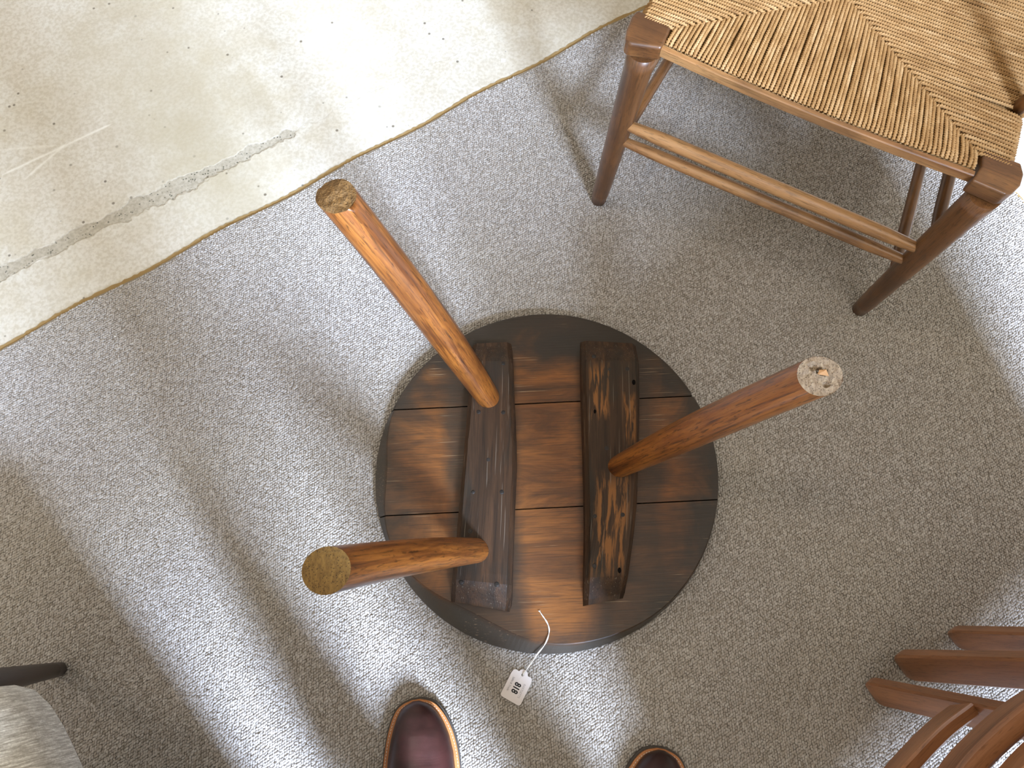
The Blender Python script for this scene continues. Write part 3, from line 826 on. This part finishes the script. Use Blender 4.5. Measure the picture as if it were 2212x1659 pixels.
# back cords (beyond the frame, simpler spacing)
nB = 48
for i in range(nB):
    s = (i+0.5)/nB; a0 = aBL+(aBR-aBL)*s; q = min(1.0, min(s, 1-s)*2)
    tgt = (aBL+(aC-aBL)*min(1, s*2)) if s < 0.5 else (aBR+(aC-aBR)*min(1, (1-s)*2))
    a1 = np.array([a0[0]*0.5+tgt[0]*0.5, tgt[1]])
    if a0[1]-a1[1] < 0.012: continue
    put([from_ab(*(a0+(a1-a0)*t), ZC+0.001) for t in np.linspace(0, 1, 10)])
# arms: post through the side rail, arm and back rails
for sgn, c0, bp in ((1, cornR, BRf), (-1, cornL, BLf)):
    base = c0+bX*0.100-eX*sgn*0.0; base = from_ab(*(to_ab(base)-np.array([0.010*sgn, 0])), SZ-0.004)
    topp = base+np.array([0, 0, 0.23])+eX*sgn*0.03
    v, f, g = tube_geo(lerp_path(base, topp, 14), np.interp(np.linspace(0, 1, 14), [0, 0.3, 1], [0.009, 0.0105, 0.008]), 16, True, (0.1, 1, 0.05))
    smooth_sides(obj('arm_post', v, f, M_CHAIRW, chair, gc=g))
    bk = bp+np.array([0, 0, 0.66])+bX*0.05
    pth = lerp_path(topp-bX*0.04, bk, 16, eX*sgn*0.02)
    g_ = tube_geo(pth, 0.0105, 14, True); smooth_sides(obj('arm', g_[0], g_[1], M_CHAIRW, chair, gc=g_[2]))
for z, hh in ((0.56, 0.035), (0.68, 0.035), (0.80, 0.045)):
    a = BLf+np.array([0, 0, z])+bX*(0.07*z/0.92); b = BRf+np.array([0, 0, z])+bX*(0.07*z/0.92)
    g_ = sweep_rect(lerp_path(a, b, 14, bX*0.015), 0.012, hh); obj('back_rail', g_[0], g_[1], M_CHAIRW, chair, gc=g_[2])

# ================================================================== WOODEN CHAIR, LOWER RIGHT
wch = thing('slatted_wooden_chair', 'red-brown wooden chair with squared legs and curved slats, lower right corner', 'chair', (0.9, -0.2, 0))
def wobj(name, geo): return obj(name, geo[0], geo[1], M_FOLD, wch, gc=geo[2])
def post(px0, px1, z1, w, d, top):
    """upright standing on the floor at px0, passing px1 at height z1"""
    a = pix(*px0, 0.0); b = pix(*px1, z1); t = top/z1; e = a+(b-a)*t
    n = 32; tt = (1-np.cos(np.linspace(0, PI, n)))/2; pth = a+(e-a)*tt[:, None]
    return wobj('leg', sweep_rect(pth, w, d, up=U, round_end=0.03))
post((1880, 1490), (2150, 1548), 0.25, 0.040, 0.017, 0.43)
post((1945, 1436), (2212, 1448), 0.25, 0.044, 0.020, 0.43)
post((2058, 1377), (2212, 1384), 0.17, 0.034, 0.018, 0.43)
def arc(pts, z, w, h, name='curved_slat'):
    P = [pix(x, y, zz) for (x, y), zz in zip(pts, z)]
    pth = spline(P, 30)
    return wobj(name, sweep_rect(pth, w, h))
arc([(2082, 1535), (2030, 1575), (1975, 1630), (1925, 1690), (1890, 1760)], [0.225, 0.25, 0.275, 0.295, 0.30], 0.016, 0.034)
arc([(2290, 1490), (2210, 1538), (2138, 1598), (2072, 1668), (2020, 1760)], [0.36]*5, 0.024, 0.036, 'curved_slat')
arc([(2360, 1540), (2275, 1605), (2200, 1680), (2140, 1770)], [0.41]*4, 0.022, 0.036, 'curved_slat')
# seat out of frame; unseen tall back added to shade the carpet
sc_ = np.array([0.90, -0.30, 0.44])
seat_pts = [np.array(q) for q in ((0.60, -0.11, 0.452), (0.80, 0.03, 0.452), (0.975, -0.09, 0.452), (0.62, -0.39, 0.452))]
vv, ff = extrude_poly(seat_pts, 0.022); obj('seat', vv, ff, M_FOLD, wch, gc=[[q @ V, q[2], q @ U] for q in vv])
rail = spline([pix(1890, 1760, 0.30), pix(2020, 1760, 0.36), pix(2140, 1770, 0.41), np.array([0.60, -0.42, 0.43])], 24); wobj('side_rail', sweep_rect(rail, 0.03, 0.024))
for (x, y) in ((0.98, -0.10),):
    wobj('back_post', box_geo((x, y, 0.56), U*0.018, -V*0.018, (0, 0, 0.56)))
pB = np.array([0.98, -0.10, 0]); pA = np.array([0.40, -0.60, 0])
wobj('back_post', box_geo((pA[0], pA[1], 0.56), U*0.018, -V*0.018, (0, 0, 0.56)))
for z in (0.215, 0.274, 0.384, 0.494, 0.604, 0.714, 0.824, 0.934, 1.030):  # heights shaped by where the added back throws its shade
    m = (pA+pB)/2; wobj('shade_back_slat', box_geo((m[0], m[1], z), (pB-pA)/2, np.array([0.007, -0.008, 0]), (0, 0, 0.054)))

# ================================================================== GREY UPHOLSTERED STOOL, LOWER LEFT
stool = thing('upholstered_chair', 'pale grey fabric covered chair seat with a dark wooden leg, lower left corner', 'chair', (-0.85, -0.2, 0))
ZS_ = 0.40
cr = pix(18, 1438, ZS_); e1 = pix(112, 1659, ZS_); ed = (e1-cr)/np.linalg.norm(e1-cr); eo = np.array([ed[1], -ed[0], 0])   # outward? computed below
if eo[0] > 0: eo = -eo
W_, D_ = 0.42, 0.42
def cushion():
    cx_, cy_ = W_/2, D_/2; n = 72; rings = []
    for (inset, z) in ((0.004, -0.085), (0.0, -0.075), (0.0, -0.03), (0.003, -0.014), (0.010, -0.004), (0.022, 0.002), (0.06, 0.008), (0.12, 0.012)):
        r = 0.045; hw, hd = W_/2-inset, D_/2-inset; pts = []
        rr = max(0.01, r-inset*0.5)
        for i in range(n):
            th = 2*PI*(i+0.5)/n; c, s = math.cos(th), math.sin(th)
            e = 7.0; q = (abs(c)**e+abs(s)**e)**(-1/e)
            pts.append((c*q*hw, s*q*hd, z))
        rings.append(pts)
    v = []; 
    for pts in rings:
        for x, y, z in pts:
            p = cr+ed*(x+W_/2-0.012)+eo*(y+D_/2+0.012); v.append([p[0], p[1], ZS_+z])
    f = []
    for k in range(len(rings)-1):
        for i in range(n):
            j = (i+1) % n; f.append([k*n+i, k*n+j, (k+1)*n+j, (k+1)*n+i])
    f.append([i for i in range(n)][::-1]); f.append([(len(rings)-1)*n+i for i in range(n)])
    return v, f
vv, ff = cushion(); obj('seat_cushion', vv, ff, M_FAB, stool, smooth=True)
bk0 = cr+ed*0.46-eo*0.05; bk1 = cr+ed*0.46+eo*0.44  # unseen back panel added to throw shade over the left of the carpet
o = obj('shade_backrest', *box_geo((bk0+bk1)/2+np.array([0, 0, 0.01]), (bk1-bk0)/2, ed*0.04, (0, 0, 0.35))[:2], M_FAB, stool); bevel(o, 0.03, 4)
lf = pix(128, 1446, 0.003); lt = pix(-70, 1482, 0.34)
corners = [lf]+[lf+ed*0.32, lf+eo*0.32, lf+ed*0.32+eo*0.32]
dlt = lt-lf
for i, c in enumerate(corners):
    s = dlt if i == 0 else np.array([0, 0, dlt[2]])
    g_ = tube_geo(lerp_path(c, c+s, 10), np.linspace(0.0105, 0.016, 10), 14, True, (0.1, 1, 0.05))
    smooth_sides(obj('leg', g_[0], g_[1], M_DARKLEG, stool, gc=g_[2]))

# ================================================================== LOT TAG WITH STRING
tagt = thing('lot_tag', 'small white card lot tag numbered 818 on white string beside the table rim', 'tag', pix(1110, 1485, 0.0).tolist())
ty = pix(1126, 1462)-pix(1102, 1510); ty /= np.linalg.norm(ty); tx = np.array([ty[1], -ty[0], 0])
th0 = pix(1129, 1458)                                            # eyelet
def tp(x, y, z): return th0+tx*x+ty*y+np.array([0, 0, z])
W2 = 0.0166; Lb = -0.0405; sh = -0.0045
out = []
def arc_pts(cx_, cy_, r, a0, a1, n): return [(cx_+r*math.cos(math.radians(a0+(a1-a0)*i/(n-1))), cy_+r*math.sin(math.radians(a0+(a1-a0)*i/(n-1)))) for i in range(n)]
out += arc_pts(0, 0.0005, 0.0075, 15, 165, 13)
out += arc_pts(-0.0112, -0.0020, 0.0047, 62, 165, 8)
out += [(-W2, sh)]
out += arc_pts(-W2+0.004, Lb+0.004, 0.004, 180, 270, 7)
out += arc_pts(W2-0.004, Lb+0.004, 0.004, 270, 360, 7)
out += [(W2, sh)]
out += arc_pts(0.0112, -0.0020, 0.0047, 15, 118, 8)
n = len(out); hr = 0.0019; zt = 0.0026; zb = 0.0020
def warp(x, y): return 0.0012*max(0, y/0.01)+0.0004*math.sin(x*160)
v = []
for z in (zt, zb):
    for (x, y) in out: v.append(tp(x, y, z+warp(x, y)))
    for (x, y) in out:
        a = math.atan2(y, x); v.append(tp(hr*math.cos(a), hr*math.sin(a), z+warp(x*0.1, 0)))
f = []
for i in range(n):
    j = (i+1) % n
    f.append([i, j, n+j, n+i]); f.append([2*n+j, 2*n+i, 3*n+i, 3*n+j]); f.append([j, i, 2*n+i, 2*n+j]); f.append([n+i, n+j, 3*n+j, 3*n+i])
card = obj('card', v, f, M_PAPER, tagt)
def lettering(txt, size, cx_, cy_, name, mat, sx=1.0, boldness=0.0, space=1.0):
    cu = bpy.data.curves.new('lettering', 'FONT'); cu.body = txt; cu.size = size; cu.align_x = 'CENTER'; cu.align_y = 'CENTER'
    cu.offset = boldness; cu.space_character = space; cu.extrude = 0.00004
    t = bpy.data.objects.new('lettering', cu); COL.objects.link(t)
    bpy.context.view_layer.update()
    me = bpy.data.meshes.new_from_object(t.evaluated_get(bpy.context.evaluated_depsgraph_get()))
    bpy.data.objects.remove(t); bpy.data.curves.remove(cu)
    co = np.zeros(len(me.vertices)*3); me.vertices.foreach_get('co', co); co = co.reshape(-1, 3)
    fs = [list(p.vertices) for p in me.polygons]; bpy.data.meshes.remove(me)
    rx, ry = -ty, tx                                              # reads away from the eyelet
    c = tp(cx_, cy_, 0)
    w_ = c+np.outer(co[:, 0]*sx, rx)+np.outer(co[:, 1], ry); w_[:, 2] = zt+0.00035+co[:, 2]
    return obj(name, w_, fs, mat, tagt, parent=card)
lettering('818', 0.0132, -0.0004, -0.0205, 'number', M_INK, 0.80, 0.00042, 1.0)
lettering('BARTLETTS', 0.0046, 0.0088, -0.0205, 'small_print', M_INKG, 0.92)
lettering('Sales & Trade', 0.0042, -0.0100, -0.0190, 'small_print', M_INKG, 0.92)
for k, (ox, tail) in enumerate(((0.0006, (1162, 1320)), (-0.0006, (1167, 1317)))):
    px_ = [(1129, 1461), (1131, 1455), (1142, 1440), (1160, 1414), (1178, 1390), (1186, 1366), (1184, 1350), (1177, 1337), (1172, 1330), tail]
    zz = [0.0008, 0.0046, 0.008, 0.018, 0.0265, 0.0255, 0.0252, 0.0255, 0.026, 0.0253]
    P = [pix(x, y, z) for (x, y), z in zip(px_, zz)]
    P = spline(P, 70); s_ = np.linspace(0, 1, 70)
    pr, t_, sd, nn = frames(P)
    tw = s_*26+k*PI; am = 0.00055*np.clip((s_-0.12)*8, 0.9, 1)*np.where(s_ > 0.93, 2.2, 1.0)
    P = P+sd*(np.cos(tw)*am)[:, None]+nn*(np.sin(tw)*am*0.5)[:, None]
    g_ = tube_geo(P, 0.00062, 7, True); obj('string', g_[0], g_[1], M_THREAD, tagt, smooth=True)

# ================================================================== PERSON (only the shoe toes reach into the picture)
toeL, toeR = pix(893, 1512, 0.012), pix(1434, 1618, 0.012)
person = thing('person', 'person standing at the bottom edge in dark brown leather shoes with tan welts', 'person', ((toeL+toeR)/2+np.array([0, -0.2, 0]))*np.array([1, 1, 0]))
def shoe(toe, ang, side):
    dy = np.array([math.sin(ang), math.cos(ang), 0]); dx = np.array([dy[1], -dy[0], 0])
    S = [0.0, 0.004, 0.010, 0.020, 0.034, 0.052, 0.075, 0.100, 0.125, 0.155, 0.19, 0.225, 0.26, 0.285, 0.298, 0.302]
    HW = [0.006, 0.019, 0.028, 0.0355, 0.0425, 0.0485, 0.0530, 0.0555, 0.0560, 0.0525, 0.0460, 0.0405, 0.0375, 0.0330, 0.022, 0.004]
    CXs = [0.004*side, 0.004*side, 0.004*side, 0.0045*side, 0.005*side, 0.005*side, 0.004*side, 0.002*side, 0, -0.002*side, -0.003*side, -0.003*side, -0.001*side, 0, 0, 0]
    def P(s, x, z): return toe+dy*(-s)+dx*x+np.array([0, 0, z-toe[2]])
    def outline(grow):
        L, R = [], []
        for s, h, c in zip(S, HW, CXs):
            sg = s+(grow if s > 0.15 else -grow)*(abs(s-0.15)/0.15)
            L.append((sg, c-h-grow*0.9)); R.append((sg, c+h+grow*0.9))
        n = 64
        Lq = spline([(a, b, 0) for a, b in L], n); Rq = spline([(a, b, 0) for a, b in R], n)
        return [(q[0], q[1]) for q in Lq]+[(q[0], q[1]) for q in Rq[::-1]]
    def slab(name, grow, z0, z1, mat, parent, inner=None):
        o = outline(grow); n = len(o); v = [P(a, b, z0) for a, b in o]+[P(a, b, z1) for a, b in o]
        f = [list(range(n)), [n+i for i in range(n)][::-1]]
        for i in range(n): j = (i+1) % n; f.append([j, i, n+i, n+j])
        gcs = [[b*0.3, 0, a] for a, b in o]*2
        return obj(name, v, f, mat, person, parent=parent, gc=gcs)
    # upper: domed sections
    ss = np.linspace(0.0015, 0.3005, 70); hs = np.interp(ss, [0, 0.006, 0.02, 0.045, 0.08, 0.11, 0.14, 0.17, 0.20, 0.23, 0.302], [0.008, 0.020, 0.030, 0.0385, 0.044, 0.050, 0.060, 0.075, 0.092, 0.105, 0.110])
    hw = np.interp(ss, S, HW)-0.0062; cc = np.interp(ss, S, CXs); hw = np.maximum(hw, 0.0015)
    K = 25; v = []
    for i, s in enumerate(ss):
        topw = np.interp(s, [0, 0.12, 0.19, 0.302], [1.0, 1.0, 0.82, 0.85])
        for j in range(K):
            a = PI*j/(K-1); x = -math.cos(a); y = math.sin(a)
            xx = math.copysign(abs(x)**0.80, x); yy = y**0.92
            cre = 0.0
            if 0.085 < s < 0.135: cre = 0.0011*math.sin((s-0.085)*2*PI/0.0165+xx*1.6)*yy*max(0, 1-abs((s-0.11)/0.026)**2)
            xw = xx*hw[i]*(1-(1-topw)*yy)
            v.append(P(s, cc[i]+xw, 0.0155+hs[i]*yy+cre))
    f = []
    for i in range(len(ss)-1):
        for j in range(K-1): f.append([i*K+j, (i+1)*K+j, (i+1)*K+j+1, i*K+j+1])
    f.append(list(range(K))); f.append([(len(ss)-1)*K+j for j in range(K)][::-1])
    up = obj('shoe', v, f, M_LEATHER, person, smooth=True); up['label'] = 'dark burgundy-brown leather shoe'
    slab('sole', 0.0022, 0.0005, 0.0105, M_SOLE, up)
    slab('welt', 0.0, 0.0105, 0.0158, M_WELT, up)
    o = outline(-0.0024); geos = []
    o3 = np.array([P(a, b, 0.0160) for a, b in o]); L = arclen(o3)
    for q in np.arange(0.0, L[-1]-0.002, 0.0042):
        a = np.array([np.interp(q, L, o3[:, i]) for i in range(3)]); b = np.array([np.interp(q+0.0026, L, o3[:, i]) for i in range(3)])
        d = b-a; ln = np.linalg.norm(d)
        if ln < 1e-6: continue
        d /= ln; sdv = np.array([d[1], -d[0], 0]); geos.append(box_geo((a+b)/2, d*0.0013, sdv*0.00035, (0, 0, 0.00035)))
    st = merge(geos); so = obj('stitching', st[0], st[1], M_THREAD, person, parent=up); so['kind'] = 'stuff'
    return P
angL, angR = -0.13, 0.16
PL = shoe(toeL, angL, 1); PR = shoe(toeR, angR, -1)
ankL, ankR = PL(0.235, 0, 0.10), PR(0.235, 0, 0.10)

def skin_obj(name, pts, edges, radii, mat, sub=2, root=0):
    o = obj(name, pts, [], mat, person, edges=edges)
    md = o.modifiers.new('skin', 'SKIN'); md.use_smooth_shade = True
    sk = o.data.skin_vertices[0].data
    for i, r in enumerate(radii):
        r = r if isinstance(r, tuple) else (r, r); sk[i].radius = r
    sk[root].use_root = True
    s = o.modifiers.new('sub', 'SUBSURF'); s.levels = sub; s.render_levels = sub
    return o
hipc = np.array([ankL[0]+0.06, (ankL[1]+ankR[1])/2-0.035, 0.90])
hL, hR = hipc+np.array([-0.095, 0, -0.02]), hipc+np.array([0.095, 0, -0.02])
kL, kR = (hL+ankL)/2+np.array([0.0, 0.015, 0]), (hR+ankR)/2+np.array([0.0, 0.015, 0])
bL, bR = ankL+np.array([0, 0.0, -0.012]), ankR+np.array([0, 0.0, -0.012])
skin_obj('trousers', [hipc, hL, kL, bL, hR, kR, bR, hipc+np.array([0, 0, 0.10])],
         [(0, 1), (1, 2), (2, 3), (0, 4), (4, 5), (5, 6), (0, 7)],
         [(0.13, 0.11), 0.088, 0.068, 0.060, 0.088, 0.068, 0.060, (0.15, 0.11)], M_DENIM)
ch = hipc+np.array([0, 0.02, 0.42]); sh_ = 0.19
sL, sR = ch+np.array([-sh_, 0, 0.10]), ch+np.array([sh_, 0, 0.10])
wL, wR = np.array([-0.075, -0.115, 1.235]), np.array([0.075, -0.115, 1.235])
eL, eR = np.array([sL[0]-0.06, (sL[1]+wL[1])/2-0.05, 1.07]), np.array([sR[0]+0.06, (sR[1]+wR[1])/2-0.05, 1.07])
skin_obj('jumper', [hipc+np.array([0, 0, 0.04]), hipc+np.array([0, 0.01, 0.22]), ch, ch+np.array([0, -0.005, 0.15]), sL, eL, wL+np.array([-0.012, -0.03, -0.03]), sR, eR, wR+np.array([0.012, -0.03, -0.03])],
         [(0, 1), (1, 2), (2, 3), (2, 4), (4, 5), (5, 6), (2, 7), (7, 8), (8, 9)],
         [(0.165, 0.115), (0.155, 0.11), (0.165, 0.115), (0.075, 0.07), 0.072, 0.050, 0.036, 0.072, 0.050, 0.036], M_JUMPER)
# head with neck, nose and ears in one mesh, hair on top
hc = ch+np.array([0, 0.055, 0.335])
def head():
    v = []; n, k = 28, 22
    for i in range(k+1):
        ph = PI*i/k; z = math.cos(ph)
        for j in range(n):
            th = 2*PI*j/n; x = math.sin(ph)*math.sin(th); y = math.sin(ph)*math.cos(th)
            fx, fy, fz = 0.076, 0.098, 0.118
            if z < 0: fx *= 1-0.28*z*z; fy *= 1-0.10*z*z
            p = np.array([x*fx, y*fy, z*fz])
            if y > 0: 
                p[1] += 0.026*math.exp(-((x/0.13)**2))*math.exp(-(((z+0.12)/0.20)**2))*(y**4)      # nose
                p[1] -= 0.008*(math.exp(-(((abs(x)-0.40)/0.16)**2))*math.exp(-(((z-0.08)/0.12)**2)))   # eye sockets
                p[1] += 0.006*math.exp(-((x/0.3)**2))*math.exp(-(((z+0.50)/0.07)**2))                # lips
            e = math.exp(-(((abs(x)-1)/0.12)**2))*math.exp(-((z/0.2)**2))*math.exp(-(((y+0.05)/0.22)**2)); p[0] += math.copysign(0.016*e, x)
            if z < -0.80: p = p*np.array([0.85, 0.75, 1.0])+np.array([0, -0.018, -0.05*(-z-0.8)/0.2])
            q = np.array([p[0], p[1]*math.cos(-0.5)-p[2]*math.sin(-0.5), p[1]*math.sin(-0.5)+p[2]*math.cos(-0.5)])
            v.append(hc+q)
    f = []
    for i in range(k):
        for j in range(n):
            j2 = (j+1) % n; f.append([i*n+j, (i+1)*n+j, (i+1)*n+j2, i*n+j2])
    return v, f
hv, hf = head(); hd = obj('head', hv, hf, M_SKIN, person, smooth=True)
hair = []
for p in hv:
    d = np.array(p)-hc; hair.append(hc+d*1.07+np.array([0, -0.006, 0.006]))
hcut = [q for q in hf if all((np.array(hv[i])-hc)[2] > -0.02-0.5*(np.array(hv[i])-hc)[1]*-1 for i in q)]
obj('hair', hair, hcut, M_HAIR, person, parent=hd, smooth=True)
for s in (-1, 1):
    ec = hc+np.array([s*0.030, 0.082, -0.034]); vs_, fs_ = [], []
    for i in range(7):
        for j in range(10):
            ph, th = PI*i/6, 2*PI*j/10; vs_.append(ec+0.0115*np.array([math.sin(ph)*math.cos(th), math.sin(ph)*math.sin(th), math.cos(ph)]))
    for i in range(6):
        for j in range(10): fs_.append([i*10+j, i*10+(j+1) % 10, (i+1)*10+(j+1) % 10, (i+1)*10+j])
    obj('eye', vs_, fs_, M_WHITE, person, parent=hd, smooth=True)
skin_obj('neck', [ch+np.array([0, 0, 0.12]), ch+np.array([0, 0.02, 0.20]), hc+np.array([0, -0.02, -0.06])], [(0, 1), (1, 2)], [0.056, 0.052, 0.055], M_SKIN, 1)
# hands with four fingers and a thumb, closed as if steadying something between them
for s, w_ in ((-1, wL), (1, wR)):
    pts = [w_+np.array([s*0.006, -0.02, -0.02]), w_+np.array([0, 0.012, 0.006]), w_+np.array([0, 0.035, 0.022])]; ed_ = [(0, 1), (1, 2)]; rd = [0.026, (0.030, 0.020), (0.034, 0.018)]
    for q in range(4):
        b = w_+np.array([s*0.004, 0.040-0.004*abs(q-1.5), 0.048-0.019*q]); i0 = len(pts)
        ln = (0.030, 0.034, 0.032, 0.025)[q]
        pts += [b, b+np.array([-s*0.006, ln*0.55, 0.010]), b+np.array([-s*ln*0.75, ln*0.60, 0.016])]
        ed_ += [(2, i0), (i0, i0+1), (i0+1, i0+2)]; rd += [0.010, 0.009, 0.0078]
    i0 = len(pts); pts += [w_+np.array([-s*0.024, 0.010, 0.016]), w_+np.array([-s*0.046, 0.022, 0.026])]; ed_ += [(1, i0), (i0, i0+1)]; rd += [0.0115, 0.0095]
    skin_obj('hand', pts, ed_, rd, M_SKIN, 2)

# ================================================================== PAINT FLAKES AND ADDED FILL LAMP
for k, (x, y, r, lab) in enumerate(((1086, 131, 0.007, 'white paint flake on the concrete close to the carpet edge'), (1009, 38, 0.0045, 'small white paint flake on the concrete near the top edge'),
                                    (249, 727, 0.0022, 'tiny white crumb on the carpet below the concrete edge'))):
    zz = zf if k < 2 else 0.0003; c = pix(x, y, zz); n = 9; v = []
    rad = [r*random.uniform(0.45, 1.1) for _ in range(n)]
    for z in (0, 0.0009):
        for i in range(n): v.append(c+np.array([rad[i]*math.cos(2*PI*i/n), 0.75*rad[i]*math.sin(2*PI*i/n), z]))
    f = [list(range(n))[::-1], [n+i for i in range(n)]]+[[i, (i+1) % n, n+(i+1) % n, n+i] for i in range(n)]
    tag(obj('paint_flake' if k < 2 else 'crumb', v, f, M_WHITE), lab, 'flake' if k < 2 else 'crumb')
fill_lampo = thing('added_fill_lamp', 'added unseen white pendant lamp giving warm fill light from the ceiling', 'lamp', (fill_lamp_p+np.array([0, 0, 0.30])).tolist())
g_ = tube_geo(lerp_path(fill_lamp_p+np.array([0, 0, 0.30]), fill_lamp_p+np.array([0, 0, 0.19]), 4), 0.006, 8, True, (1, 0, 0)); obj('flex', g_[0], g_[1], M_WHITE, fill_lampo)
v, f = [], []; S = 24
for k, (r, z) in enumerate(((0.04, 0.19), (0.16, 0.16), (0.24, 0.06), (0.25, 0.0))):
    for i in range(S): v.append(fill_lamp_p+np.array([r*math.cos(2*PI*i/S), r*math.sin(2*PI*i/S), z]))
for k in range(3):
    for i in range(S): j = (i+1) % S; f.append([k*S+i, k*S+j, (k+1)*S+j, (k+1)*S+i])
o = obj('shade', v, f, M_WHITE, fill_lampo, smooth=True); md = o.modifiers.new('thick', 'SOLIDIFY'); md.thickness = 0.004
lo.parent = fill_lampo; lo.location = Vector((0, 0, -0.30))
print('cords', ncord, 'loops', len(P_))
